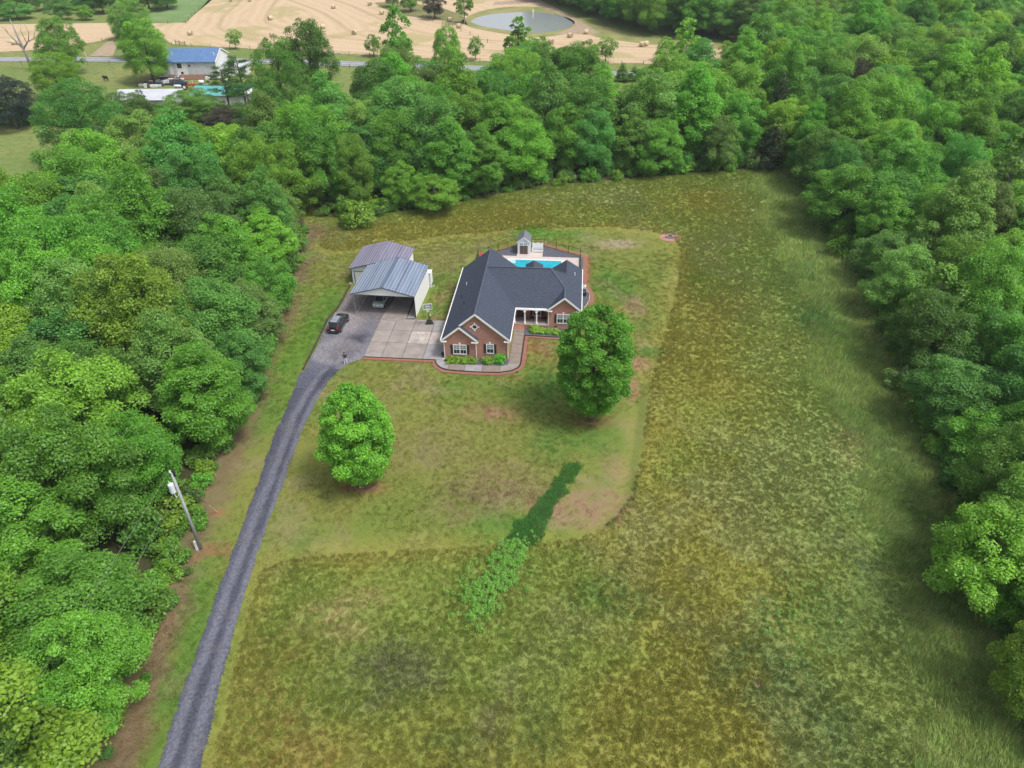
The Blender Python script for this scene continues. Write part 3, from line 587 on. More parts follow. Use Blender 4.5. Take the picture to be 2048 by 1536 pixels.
# ------------------------------------------------------------------ trees
def crown(name, seed, Rr, H, z0, prof, nl, n, leaf, lr, spread=.45, up=.55, flatz=.8, fill=.62, amp_=1.0):
    rg = np.random.default_rng(seed)
    zt = np.linspace(0, 1, 60); pr = np.array([prof(t) for t in zt]); cdf = np.cumsum(pr+.05); cdf /= cdf[-1]
    q = (np.arange(nl)+rg.random(nl))/nl; t = np.interp(q, cdf, zt)
    th = np.arange(nl)*2.399+rg.normal(0, .35, nl)
    p1, p2 = rg.uniform(0, 6.28, 2); amp = 1+amp_*(.16*np.sin(2*th+p1)+.10*np.sin(3*th+p2))
    rad = np.interp(t, zt, pr)*Rr*amp*(fill+.34*rg.random(nl))
    inner = rg.random(nl) < .18; rad[inner] *= .4
    c = np.stack([rad*np.cos(th), rad*np.sin(th), z0+t*H], -1)
    rl = lr*(.65+.7*rg.random(nl))*(1-.35*np.clip(t-.6, 0, 1))
    share = rl**2; share /= share.sum(); cnt = np.maximum(8, (share*n).astype(int))
    li = np.repeat(np.arange(nl), cnt); m = len(li)
    out = np.stack([np.cos(th), np.sin(th), np.zeros(nl)], -1)[li]
    d = rg.normal(0, 1, (m, 3)) + .75*out*(rad/ (Rr+1e-6))[li][:, None] + np.array([0,0,up]); d /= np.linalg.norm(d, axis=1)[:, None]
    rr = rl[li]*(.50+.62*rg.random(m)**.75+.22*(rg.random(m) < .10)*rg.random(m))
    # small twig groups on each bough
    sub = np.floor(rg.random(m)*14); ph = rg.uniform(0, 6.28, (nl, 14)); cz = rg.uniform(-.3, 1, (nl, 14))
    sdv = np.stack([np.cos(ph)*np.sqrt(np.clip(1-cz**2,0,1)), np.sin(ph)*np.sqrt(np.clip(1-cz**2,0,1)), cz], -1)[li, sub.astype(int)]
    d2 = d*.62 + sdv*.62; d2 /= np.linalg.norm(d2, axis=1)[:, None]
    p = c[li] + d2*rr[:, None]*np.array([1, 1, flatz])
    nrm = d2*.55 + np.array([0,0,.55]) + rg.normal(0, spread, (m, 3)); nrm /= np.linalg.norm(nrm, axis=1)[:, None]
    a = np.cross(nrm, rg.normal(0, 1, (m, 3))); a /= np.linalg.norm(a, axis=1)[:, None]; b = np.cross(nrm, a)
    L = leaf*(.7+.7*rg.random(m))[:, None]; W = L*.62
    V = np.stack([p-a*L*.5, p+b*W*.5, p+a*L*.5-nrm*L*.12, p-b*W*.5], 1).reshape(-1, 3)
    V[:, 2] = np.maximum(V[:, 2], .1)
    lt = rg.random(nl)[li]; stt = rg.random((nl, 14))[li, sub.astype(int)]
    tint = np.clip(.12+.30*lt+.28*stt+.38*rg.random(m)**1.6, 0, 1)
    return rawmesh(name, V, np.arange(m*4).reshape(-1, 4), None, tint=np.repeat(tint, 4)), c, rl
def trunk(name, H, r0, cs, z0, mat='bark', limbs=9, seed=0):
    rg = random.Random(seed); mb = MB(); top = H*.86; lx, ly = rg.uniform(-.2,.2), rg.uniform(-.2,.2)
    mb.tube([(0,0,-.1),(0,0,.3),(lx*.4,ly*.4,H*.3),(lx,ly,H*.6),(0,0,top)], [r0*1.35,r0,r0*.75,r0*.45,r0*.12], 8)
    idx = list(range(len(cs))); rg.shuffle(idx)
    for i in idx[:limbs]:
        c = cs[i]; zb = max(z0*.6, min(c[2]*.62, top*.8)); s = r0*.33
        mb.tube([(lx*.5,ly*.5,zb), (c[0]*.45, c[1]*.45, zb+(c[2]-zb)*.55), (c[0]*.92, c[1]*.92, c[2])], [s, s*.6, s*.2], 5)
    return mb.mesh(name, mat, True)
dome = lambda t: (max(0, 1-((t-.36)/.68)**2))**.62 if t > .36 else math.sqrt(max(0, 1-((.36-t)/.56)**2))
tall = lambda t: (math.sin(math.pi*min(1, t*.93+.09))**.7)*(1-.38*t)*1.12
cone = lambda t: max(.06, (1-t)**.8)*min(1, .55+t*4)
oval = lambda t: math.sqrt(max(0.02, 1-((t-.45)/.57)**2))
SP = {}
def species(key, seeds, R_, H_, z0, prof, nl, n, leaf, lr, **kw):
    mat = kw.pop('bark', 'bark'); lst = []
    for s in seeds:
        me, c, rl = crown('crown', s, R_, H_, z0, prof, nl, n, leaf, lr, **kw)
        me.materials.append(LEAF['mid green']); lst.append((me, trunk('trunk', z0+H_, .24 if H_ > 7 else .12, c, z0, mat, seed=s), R_, z0+H_))
    SP[key] = lst
species('broad', (1,2,3), 4.6, 10.5, 2.4, dome, 100, 40000, .215, 1.12)
species('tall', (11,12,13), 3.9, 13.5, 2.0, tall, 105, 40000, .21, 1.0)
species('round', (21,22), 3.8, 7.5, 1.6, oval, 70, 24000, .20, .9)
species('fine', (31,32), 4.3, 9.0, 2.6, dome, 110, 36000, .17, .9, spread=.7)
species('cedar', (41,42), 2.6, 10.5, .8, cone, 70, 9000, .24, .75, up=.2, spread=.7)
species('airy', (51,52), 4.0, 11.5, 3.2, tall, 44, 4600, .48, 1.0, bark='bark_pale')
species('shrub', (61,62,63), 1.5, 1.9, .15, oval, 18, 1500, .26, .62)
species('young', (71,72), 2.5, 4.6, 1.5, oval, 30, 2600, .32, .85)
def tree(key, i, x, y, H, Rr, tint, label, cat='tree', name=None, group=None, rz=None, rnd=random, parts=True):
    me, tm, r0, h0 = SP[key][i % len(SP[key])]
    nm = name or {'broad':'broadleaf_tree','tall':'tall_broadleaf_tree','round':'round_tree','fine':'fine_leaved_tree','cedar':'cedar_tree','airy':'open_crowned_tree','shrub':'shrub','young':'young_tree'}[key]
    t = thing(nm, label, cat, (x, y, 0), rnd.uniform(0, 6.28) if rz is None else rz, group)
    t.scale = (Rr/r0, Rr/r0*rnd.uniform(.9, 1.1), H/h0)
    c = link('crown', me, t); c.material_slots[0].link = 'OBJECT'; c.material_slots[0].material = LEAF[tint]
    if parts: link('trunk', tm, t)
    return t
PLACED = []    # (x, y, r) taken spots
def special(uv, key, H, Rr, tint, label, cat='tree', i=0, h=.55, **kw):
    (x, y), = uv; PLACED.append((x, y, Rr)); return tree(key, i, x, y, H, Rr, tint, label, cat, **kw)
random.seed(5)
# two lawn trees
def lawn_tree(x, y, H, Rr, z0, seed, label, nl, n, leaf=.22, tp=0):
    prof = lambda t: (min(1, .42+2.0*t) if t < .29 else 1.0-tp*(t-.29)) * (1.0 if t < .62 else math.sqrt(max(.02, 1-((t-.62)/.42)**2)))
    me, c, rl = crown('crown', seed, Rr, H-z0, z0, prof, nl, n, leaf, .72, spread=.55, up=.35, fill=.68, amp_=.35)
    me.materials.append(LEAF['lawn']); t = thing('maple_tree', label, 'tree', (x, y, 0))
    link('crown', me, t); link('trunk', trunk('trunk', H, .26, c, z0, seed=seed, limbs=14), t)
    mb = MB(); mb.tube([(1.3*math.cos(3.3+k*.2), 1.0*math.sin(3.3+k*.2), .06) for k in range(14)], .05, 6); mb.build('edging_ring', 'concrete_dark', t)
    PLACED.append((x, y, Rr))
(tx, ty), = [(-16.11,56.40)]; lawn_tree(tx+.3, ty, 12.2, 3.45, 1.7, 101, 'smaller bright green lawn tree standing beside the curve of the gravel driveway', 210, 60000, tp=.38)
(tx, ty), = [(9.41,67.07)]; lawn_tree(tx, ty, 14.3, 4.0, 2.1, 102, 'larger bright green lawn tree standing in front of the right end of the house', 270, 76000)
# landmark trees of the far farm and the wood edges
special([(-124.37,186.65)], 'fine', 12, 6.4, 'spruce', 'very dark blue-grey evergreen at the left picture edge above the small pasture')
special([(-92.68,160.67)], 'fine', 17, 7.0, 'blue-green', 'large soft blue-green willow-like tree beside the left pasture', i=1)
special([(-138.52,242.63)], 'broad', 16, 5.6, 'mid green', 'tall mid-green tree right behind the dead tree by the road')
special([(-125.51,212.86)], 'fine', 12, 7.2, 'yellow-green', 'wide yellow-green domed tree in front of the dead tree', i=1)
special([(-107.65,231.96)], 'broad', 17, 7.0, 'mid green', 'big rounded tree at the left end of the blue-roofed house', i=1)
special([(-140.17,297.98)], 'fine', 14, 7.5, 'pale green', 'pale olive tree behind the big tree at the blue-roofed house')
special([(-125.96,264.92)], 'broad', 13, 5.5, 'dark green', 'dark green tree squeezed between the pale olive tree and the big rounded one', i=2)
special([(-53.83,209.03)], 'broad', 20, 6.8, 'dark green', 'tallest broad dark tree right of the green-roofed barn', i=3)
special([(-57.50,192.66)], 'fine', 19, 6.5, 'mid green', 'leaning broad tree in front of the tallest dark tree by the barn')
special([(-31.44,221.94)], 'airy', 22, 4.6, 'mid green', 'tall ragged narrow tree rising against the hay field')
special([(-30.77,218.95)], 'fine', 14, 5.6, 'dark green', 'dark leafy tree at the foot of the ragged narrow tree')
special([(-17.44,222.70)], 'broad', 16, 4.6, 'mid green', 'round-topped tree left of the small tree at the road bend')
special([(3.17,235.45)], 'airy', 17, 5.2, 'mid green', 'open-crowned tree in front of the pond', i=1)
special([(52.21,230.13)], 'airy', 17, 4.8, 'bright green', 'open-crowned tree against the hay field near the far wood', i=1)
special([(-14.06,130.37)], 'round', 6.5, 4.4, 'bright green', 'small lime green tree at the back wood edge above the carport')
special([(-20.36,133.02)], 'round', 8, 3.6, 'bright green', 'small bright rounded tree left of the lime green one at the back wood edge', i=1)
special([(-27.95,124.18)], 'shrub', 4.2, 2.6, 'yellow-green', 'rounded yellow-green bush at the left corner of the back wood', 'bush', name='bush')
special([(33.77,227.58)], 'cedar', 5.0, 2.3, 'dark green', 'left of two dark clipped evergreens beside the road', 'shrub', name='evergreen_shrub')
special([(37.71,227.76)], 'shrub', 3.4, 2.0, 'dark green', 'right and lower of two dark clipped evergreens beside the road', 'shrub', name='evergreen_shrub')
special([(24.01,159.04)], 'cedar', 13, 4.0, 'cedar', 'dark brownish cedar in the middle of the back wood')
special([(58.56,162.72)], 'cedar', 17, 3.6, 'cedar', 'tall dark cedar in the corner where back and right woods meet', i=1)
special([(55.11,151.67)], 'cedar', 10, 3.4, 'cedar', 'shorter brownish cedar below the tall dark cedar in the corner')
special([(83.65,181.97)], 'fine', 15, 3.8, 'grey-brown', 'bare grey-brown crown standing among green trees of the right wood')
special([(-47.32,102.80)], 'fine', 15, 6.0, 'dull olive', 'large dull olive tree in the left wood above its darkest gap')
special([(-44.81,84.01)], 'fine', 14, 5.4, 'dull olive', 'dull brown-olive tree in the middle of the left wood', i=1)
special([(-44.28,57.04)], 'broad', 15, 6.5, 'bright green', 'huge bright green spreading tree left of the power pole', i=2)
special([(-38.09,67.65)], 'tall', 15, 4.6, 'pale green', 'tall pale green tree right of the huge bright spreading tree', i=1)
special([(-32.54,71.38)], 'tall', 10, 3.4, 'blue-green', 'narrow blue-green tree at the driveway edge of the left wood', i=2)
special([(-31.71,30.64)], 'broad', 11, 3.9, 'bright green', 'bright rounded tree low in the left wood near the picture bottom', i=3)
special([(40.35,40.46)], 'round', 10, 4.4, 'yellow-green', 'bright yellow-green tree leaning out over the meadow at the right wood edge')
special([(39.54,30.46)], 'round', 9, 3.2, 'yellow-green', 'lowest yellow-green tree at the right picture edge', i=1)
special([(-92.64,189.70)], 'cedar', 8, 3.0, 'spruce', 'small blue-grey spruce in the thicket below the pale-roofed shed')
special([(-94.34,182.46)], 'fine', 9, 6.0, 'dull olive', 'olive scrubby tree left of the small blue-grey spruce', i=1)
special([(-79.71,188.69)], 'fine', 8.2, 7.0, 'pale green', 'broad light green scrubby tree in front of the pale-roofed shed')
special([(-69.06,180.87)], 'fine', 6, 5.5, 'grey-brown', 'brownish scrubby tree in front of the green-roofed barn')
yl = ['small round tree between the blue-roofed house and the tall broad trees, by the field fence', 'young round tree left of the ragged narrow tree at the field fence', 'young round tree right of the round-topped tree at the field fence',
      'young round tree just right of the open-crowned tree by the pond', 'lone young round tree in the middle of the field fence', 'young tree left of the far open-crowned tree', 'slim young tree at the right end of the field fence']
for k, (p, l) in enumerate(zip([(-97.04,279.04), (-45.74,264.55), (-11.00,257.65), (11.03,255.89), (31.65,252.76), (50.86,253.32), (69.42,248.19)], yl)):
    tree('young', k, p[0], p[1], [6.2,6.6,6.6,7,7,7,6.4][k], [2.4,2.7,2.6,3,3,2.8,2.2][k], 'mid green', l, group='young trees along the road fence'); PLACED.append((*p, 2))
tl = [("5,20", 'broad', 13, 8, 'dark green', 'dark tree in the top left corner of the picture'), ("60,12", 'broad', 13, 6, 'dark green', 'second dark tree from the top left corner'),
      ("36,34", 'round', 6, 6, 'blue-green', 'low bluish bush row tree below the two dark corner trees'), ("125,38", 'round', 8, 5, 'blue-green', 'round greyish tree beyond the left hay field'),
      ("118,10", 'broad', 11, 5.5, 'blue-green', 'tree behind the round greyish tree beyond the left hay field'), ("160,14", 'broad', 9, 6, 'bright green', 'light green tree behind the small leaning tree'),
      ("172,36", 'round', 5.5, 3.4, 'mid green', 'small leaning tree at the far edge of the left hay field'), ("188,18", 'broad', 11, 6, 'mid green', 'dense tree above the small leaning tree'),
      ("208,16", 'broad', 13, 6, 'dark green', 'dark tree with a bare trunk at the far farm pasture'), ("245,8", 'broad', 11, 6, 'mid green', 'tree behind the pale olive tree at the picture top'),
      ("300,14", 'broad', 11, 7, 'dark green', 'left of the dark oaks beside the green field'), ("335,10", 'broad', 11, 6.5, 'dark green', 'right of the dark oaks beside the green field'),
      ("870,36", 'round', 10.5, 4.8, 'grey-brown', 'dark purplish-brown tree alone in the hay field left of the pond'), ("929,48", 'airy', 15, 4.4, 'pale green', 'slender pale tree at the left tip of the pond'),
      ("785,14", 'round', 9, 4, 'dark green', 'left of two dark trees at the picture top in the hay field'), ("822,22", 'round', 9.5, 4.4, 'mid green', 'right of two dark trees at the picture top in the hay field')]
for k, (uv_, key, H, rr, tn, l) in enumerate(tl): pass
TLP = [(-223.53,355.87), (-216.69,365.83), (-210.89,345.27), (-189.95,341.67), (-207.32,373.38), (-195.98,369.93), (-179.65,341.07), (-184.35,358.62), (-179.77,358.34), (-178.42,374.34), (-161.47,363.76), (-155.47,368.77), (-30.72,335.92), (-17.71,322.70), (-52.44,366.39), (-42.71,353.85)]
for k, (uv_, key, H, rr, tn, l) in enumerate(tl): tree(key, k, TLP[k][0], TLP[k][1], H, rr, tn, l); PLACED.append((*TLP[k], 4))

PLACED += [(-30.1, 47.2, 3), (-31.5, 45.0, 3), (-30.5, 50.5, 3)]
# the woods
def wood_points():
    rr = random.Random(21); pts = []; cell = {}
    bb = [(-112, 300), (10, 430)]
    def ok(x, y, d):
        ci, cj = int(x//10), int(y//10)
        for a in (-1,0,1):
            for b in (-1,0,1):
                for (u, v) in cell.get((ci+a, cj+b), ()):
                    if (u-x)**2+(v-y)**2 < d*d: return False
        return True
    for (x, y, r) in PLACED: cell.setdefault((int(x//10), int(y//10)), []).append((x, y))
    N = 60000; X = np.array([rr.uniform(-112, 300) for _ in range(N)]); Y = np.array([rr.uniform(10, 430) for _ in range(N)])
    inl = inpoly(X, Y, W_LEFT); inb = inpoly(X, Y, W_BACK)
    de = np.minimum(np.minimum(dline(X, Y, EDGE_L), dline(X, Y, EDGE_R)), dline(X, Y, EDGE_B))
    for i in range(N):
        if not (inl[i] or inb[i]): continue
        x, y = X[i], Y[i]; u, v, dep = project(x, y, 8)
        if u < -170 or u > 2220 or v > 1720 or v < -170: continue
        if de[i] < (.5 if inl[i] else 1.3): continue
        d = 5.9 if y < 170 else (6.4 if y < 250 else 7.6)
        if ok(x, y, d): cell.setdefault((int(x//10), int(y//10)), []).append((x, y)); pts.append((x, y, 'L' if inl[i] else ('B' if dline(x, y, EDGE_B) < dline(x, y, EDGE_R) else 'R'), float(de[i])))
    return pts
WP = wood_points()
def arclen(x, y, P):
    best = 1e9; s = 0; bs = 0
    for a, b in zip(P, P[1:]):
        v = (b[0]-a[0], b[1]-a[1]); L = math.hypot(*v); t = max(0, min(1, ((x-a[0])*v[0]+(y-a[1])*v[1])/L**2))
        d = math.hypot(x-a[0]-t*v[0], y-a[1]-t*v[1])
        if d < best: best = d; bs = s+t*L
        s += L
    return bs
rr = random.Random(77); trees = []
for (x, y, wd, de) in WP:
    q = rr.random()*(.75 if wd == 'B' else 1)*(.9 if wd == 'L' else 1); mixn = fbm(np.array([x]), np.array([y]), .03, 2, 12.)[0]
    edge = de < 6
    if q < .46: key = 'broad'
    elif q < .66: key = 'tall'
    elif q < .80: key = 'fine'
    elif q < .95: key = 'round'
    else: key = 'airy'
    H = {'broad': 13.5, 'tall': 16, 'fine': 13, 'round': 10.5, 'airy': 15}[key]*rr.uniform(.78, 1.22)*(.80 if edge else 1)*(1.12 if wd == 'B' else 1.1 if y > 150 else 1.05 if wd == 'L' else 1)
    Rr = {'broad': 4.6, 'tall': 3.9, 'fine': 4.3, 'round': 3.9, 'airy': 3.7}[key]*rr.uniform(.85, 1.2)*(1.0 if y < 170 else 1.18)*(.85 if edge else 1)*(1.28 if wd != 'R' else 1.16)
    q2 = rr.random()+ (mixn-.5)*.5
    tint = 'dark green' if q2 < .11 else 'dull olive' if q2 < .17 else 'blue-green' if q2 < .30 else 'mid green' if q2 < .58 else 'bright green' if q2 < .82 else 'yellow-green' if q2 < .92 else 'pale green'
    u, v, dep = project(x, y, H*.7); vis = -120 < u < 2170 and -120 < v < 1650
    trees.append(dict(x=x, y=y, w=wd, de=de, key=key, H=H, R=Rr, tint=tint, i=rr.randrange(8), size=(Rr/dep if vis else 0)))
trees.sort(key=lambda t: -t['size'])
near, rest = trees[:290], trees[290:]
ORD = ['first','second','third','fourth','fifth','sixth','seventh','eighth','ninth','tenth','eleventh','twelfth','thirteenth','fourteenth','fifteenth','sixteenth','seventeenth','eighteenth','nineteenth','twentieth']
def ordn(k):
    if k < 20: return ORD[k]
    n = k+1; return '%d%s' % (n, {1:'st',2:'nd',3:'rd'}.get(n % 10 if n % 100 not in (11,12,13) else 0, 'th'))
ADJ = {'broad': 'spreading', 'tall': 'tall narrow', 'round': 'low rounded', 'fine': 'fine-leaved', 'airy': 'open-crowned'}
WN = {'L': ('left wood', 'driveway', 'picture bottom', EDGE_L), 'B': ('back wood', 'meadow', 'left end', EDGE_B), 'R': ('right wood', 'meadow', 'far corner', EDGE_R)}
rows = {}
for t in near:
    r = min(int(max(0, t['de']-1.0)//5.5), 9); t['row'] = r; rows.setdefault((t['w'], r), []).append(t)
for (wd, r), lst in rows.items():
    lst.sort(key=lambda t: arclen(t['x'], t['y'], WN[wd][3]))
    for k, t in enumerate(lst):
        nm, side, end, _ = WN[wd]
        where = ('edge row' if r == 0 else '%s row in' % ORD[r])
        t['label'] = '%s %s tree, %s, %s, %s from %s' % (t['tint'], ADJ[t['key']], nm, ('row at %s edge' % side) if r == 0 else ('%s row from %s' % (ORD[r], side)), ordn(k), end)
for t in near: tree(t['key'], t['i'], t['x'], t['y'], t['H'], t['R'], t['tint'], t['label'], group='trees of the '+WN[t['w']][0], rnd=rr)

# scattered copies joined as one mass: far wood and undergrowth
def sources(name, lst):
    r_ = []
    for k, (me, tn) in enumerate(lst):
        o = bpy.data.objects.new('%s_%02d' % (name, k), me); o.material_slots[0].link = 'OBJECT'; o.material_slots[0].material = LEAF[tn]; r_.append(o)
    return r_
srcs = []; imap = {}
for key in ('broad','tall','round','fine','airy'):
    for tn in ('dark green','dull olive','blue-green','mid green','bright green','yellow-green','pale green'):
        imap[(key, tn)] = len(srcs); srcs.append((SP[key][len(srcs) % len(SP[key])][0], tn))
pts = []
for t in rest:
    m_, t_, r0, h0 = SP[t['key']][0]; pts.append((t['x'], t['y'], rr.uniform(0,6.28), t['R']/r0, t['H']/h0, imap[(t['key'], t['tint'])]))
scatter('far_woodland', 'mass of smaller distant tree crowns filling the woods up to the picture top', 'woodland', pts, sources('far_crown', srcs))
SHT = ['mid green','bright green','dark green','yellow-green','dull olive','blue-green']
ss = [(SP['shrub'][k % 3][0], SHT[k]) for k in range(6)]
pts = []
for P, step in ((EDGE_L, 1.1), (EDGE_B, .9), (EDGE_R, 1.0)):
    side = -1 if P is not EDGE_L else 1
    for a, b in zip(P, P[1:]):
        L = math.hypot(b[0]-a[0], b[1]-a[1]); n = int(L/step)+1
        for k in range(n):
            t = (k+rr.random())/n; off = rr.uniform(-.4, 3.4) if P is not EDGE_L else rr.uniform(-.8, 3.2)
            nx_, ny_ = -(b[1]-a[1])/L, (b[0]-a[0])/L
            x = a[0]+(b[0]-a[0])*t+nx_*off; y = a[1]+(b[1]-a[1])*t+ny_*off
            s = rr.uniform(.45, 1.25)*(.6 if off < .8 else 1); pts.append((x, y, rr.uniform(0,6.28), s, s*rr.uniform(.7,1.5), rr.randrange(6)))
for i in range(1500):
    x = rr.uniform(-90, 90); y = rr.uniform(20, 180)
    if inpoly(np.array([x]), np.array([y]), W_LEFT)[0] or inpoly(np.array([x]), np.array([y]), W_BACK)[0]:
        pts.append((x, y, rr.uniform(0,6.28), rr.uniform(.6,1.6), rr.uniform(.8,2.0), rr.randrange(6)))
for i in range(170):   # scrub round the far farm and the road bank
    x = rr.uniform(-150, -60); y = rr.uniform(188, 199); pts.append((x, y, rr.uniform(0,6.28), rr.uniform(.8,1.8), rr.uniform(.8,1.8), rr.randrange(6)))
scatter('undergrowth', 'tangled undergrowth along the foot of the wood edges', 'undergrowth', pts, sources('shrub_crown', ss))

# weeds clump in the meadow below the swale
def weed_clump(name, label, poly, n, tint, r0, h0, seed):
    rg = np.random.default_rng(seed); P = np.array(poly); x0, y0 = P.min(0)-1.2; x1, y1 = P.max(0)+1.2
    x = rg.uniform(x0, x1, n*5); y = rg.uniform(y0, y1, n*5); d = dline(x, y, poly, True); k = (inpoly(x, y, poly) & (fbm(x,y,.8,3,4.)+.18*np.clip(d-1,-1,1) > .46)) | ((d < 1.6) & (rg.random(n*5) < .10)*(fbm(x,y,.8,3,4.) > .45))
    x = x[k][:n]; y = y[k][:n]; m = len(x); nleaf = 30
    r = r0*(.6+.8*rg.random(m)); h = h0*(.5+.9*rg.random(m))
    X = np.repeat(np.stack([x, y, h], -1), nleaf, 0); rr_ = np.repeat(r, nleaf); th = rg.uniform(0, 6.28, m*nleaf); fr = rg.random(m*nleaf)
    p = X + np.stack([np.cos(th)*rr_*fr, np.sin(th)*rr_*fr, -.7*np.repeat(h, nleaf)*fr*rg.random(m*nleaf)], -1)
    nrm = np.stack([np.cos(th)*.5, np.sin(th)*.5, np.ones(m*nleaf)*.8], -1)+rg.normal(0, .3, (m*nleaf, 3)); nrm /= np.linalg.norm(nrm, axis=1)[:, None]
    a = np.cross(nrm, rg.normal(0, 1, nrm.shape)); a /= np.linalg.norm(a, axis=1)[:, None]; b = np.cross(nrm, a); L = .055*(.7+.7*rg.random(m*nleaf))[:, None]
    V = np.stack([p-a*L, p+b*L*.6, p+a*L, p-b*L*.6], 1).reshape(-1, 3)
    t = np.repeat(np.clip(.2+.5*rg.random(m*nleaf)+.3*np.repeat(rg.random(m), nleaf), 0, 1), 4)
    tag(link(name, rawmesh(name, V, np.arange(len(V)).reshape(-1, 4), LEAF[tint], tint=t)), label, 'weeds', kind='stuff')
weed_clump('weeds', 'patch of bright light green leafy weeds below the dark grass strip', WEED, 560, 'weed', .24, .6, 3)
weed_clump('thistles', 'faint whitish-green line of weeds in the right half of the meadow', [(34.48,53.64), (35.48,53.26), (33.73,45.98), (33.22,41.91), (31.64,41.38), (32.30,46.62)], 70, 'pale green', .2, .5, 4)
weed_clump('thistles', 'scattered whitish-green weeds low in the meadow near the bottom right', [(22.40,45.53), (31.16,43.64), (25.56,34.45), (21.73,34.04), (19.85,39.39)], 90, 'pale green', .16, .4, 5)

# ------------------------------------------------------------------ house
H = thing('brick_house', 'single-storey red brick house with dark blue-grey hipped and gabled shingle roof', 'house', (*HO, 0), -HA)
E, RZ, S = 3.1, 6.9, 3.8/4.5
PK = 3.1+2.42*S
mb = MB()   # walls
mb.prism([(0,0,-.1),(4.3,0,-.1),(4.3,0,E-.05),(2.12,0,PK-.16),(0,0,E-.05)], (0,.5,0))
mb.prism([(0,.5,-.1),(8.4,.5,-.1),(8.4,.5,E-.12),(4.2,.5,RZ-.30),(0,.5,E-.12)], (0,18.9,0))
mb.box(8.4, 13.4, 10.6, 18.2, -.1, E-.05)
mb.prism([(13.4,8.85,-.1),(17.55,8.85,-.1),(17.55,8.85,E-.12),(15.5,8.85,5.08-.25),(13.4,8.85,E-.12)], (0,11.6,0))
mb.box(9.4, 11.7, 18.2, 21.6, -.1, E-.1)
mb.build('wall', 'brick', H)
roof = MB(); T = (0,0,-.11)
def rp(*p): roof.prism(list(p), T)
rp((-.3,-.3,E),(2.12,-.3,PK),(2.12,.2,PK),(4.2,.2,RZ),(4.2,19.6,RZ),(-.3,20.5,E))
rp((4.2,.2,RZ),(8.7,.2,E),(8.7,8.9,E),(6.69,11.1,4.8),(4.2,13.7,RZ))
rp((4.2,13.7,RZ),(8.7,18.5,E),(8.7,20.5,E),(4.2,19.6,RZ))
rp((2.12,-.3,PK),(4.55,-.3,E),(4.55,.5,E),(2.12,.5,PK))
rp((8.7,8.9,E),(13.2,8.9,E),(15.21,11.1,4.8),(6.69,11.1,4.8))
rp((6.69,11.1,4.8),(15.21,11.1,4.8),(15.55,11.45,5.08),(13.4,13.7,RZ),(4.2,13.7,RZ))
rp((13.2,8.5,E),(15.55,8.5,5.08),(15.55,11.45,5.08),(13.2,8.9,E))
rp((15.55,8.5,5.08),(17.9,8.5,E),(17.9,21.2,E),(15.55,20.3,5.08),(15.55,15.95,5.08),(13.4,13.7,RZ),(15.55,11.45,5.08))
rp((15.55,15.95,5.08),(15.55,20.3,5.08),(13.2,21.2,E),(13.2,18.5,E))
rp((4.2,13.7,RZ),(13.4,13.7,RZ),(15.55,15.95,5.08),(13.2,18.5,E),(8.7,18.5,E))
rp((9.2,22.3,E),(9.2,18.5,E),(10.55,17.0,4.24),(10.55,21.5,4.24))
rp((10.55,21.5,4.24),(10.55,17.0,4.24),(11.9,18.5,E),(11.9,22.3,E))
ro = roof.build('roof', 'shingle', H)
rc = MB()
for a, b in (((4.2,.2,RZ+.02),(4.2,19.6,RZ+.02)), ((4.2,13.7,RZ+.02),(13.4,13.7,RZ+.02)), ((13.4,13.7,RZ+.02),(15.55,11.45,5.10)), ((15.55,8.5,5.1),(15.55,11.4,5.1)), ((13.4,13.7,RZ+.02),(15.55,15.95,5.1))): rc.bar(a, b, .26, .05)
rc.build('ridge_cap', M('ridge_cap', (.075,.09,.125), (.055,.066,.095), 4, .85), ro)
def trim(name, *segs, w_=.05, h_=.2):
    for a, b in segs: MB().bar(a, b, w_, h_).build(name, 'white_trim', H)
trim('rake_board', ((-.36,-.33,E-.12),(2.12,-.33,PK-.06)), ((2.12,-.33,PK-.06),(4.62,-.33,E-.15)), ((2.1,.17,PK-.08),(4.2,.17,RZ-.06)), ((4.2,.17,RZ-.06),(8.78,.17,E-.12)),
     ((13.12,8.47,E-.12),(15.55,8.47,5.02)), ((15.55,8.47,5.02),(17.98,8.47,E-.12)), h_=.24)
trim('gutter', ((-.38,-.3,E-.02),(-.38,20.5,E-.02)), ((8.78,.2,E-.02),(8.78,8.85,E-.02)), ((17.98,8.5,E-.02),(17.98,21.2,E-.02)), ((8.8,8.84,E-.05),(13.15,8.84,E-.05)), w_=.11, h_=.11)
trim('eave_return', ((-.3,-.25,E-.22),(.4,-.25,E-.22)), ((3.7,-.25,E-.22),(4.55,-.25,E-.22)), ((7.9,.25,E-.22),(8.7,.25,E-.22)), ((13.2,8.6,E-.22),(13.9,8.6,E-.22)), ((17.2,8.6,E-.22),(17.9,8.6,E-.22)), w_=.3, h_=.12)
trim('downspout', ((0,-.06,.1),(0,-.06,E-.1)), ((4.25,-.06,.1),(4.25,-.06,E-.1)), ((8.4,.43,.1),(8.4,.43,E-.1)), ((13.35,8.78,.05),(13.35,8.78,E-.1)), w_=.1, h_=.1)
MB().bar((-.35,-.25,.05),(.05,-.1,.08),.12,.1).build('downspout', 'white_trim', H)
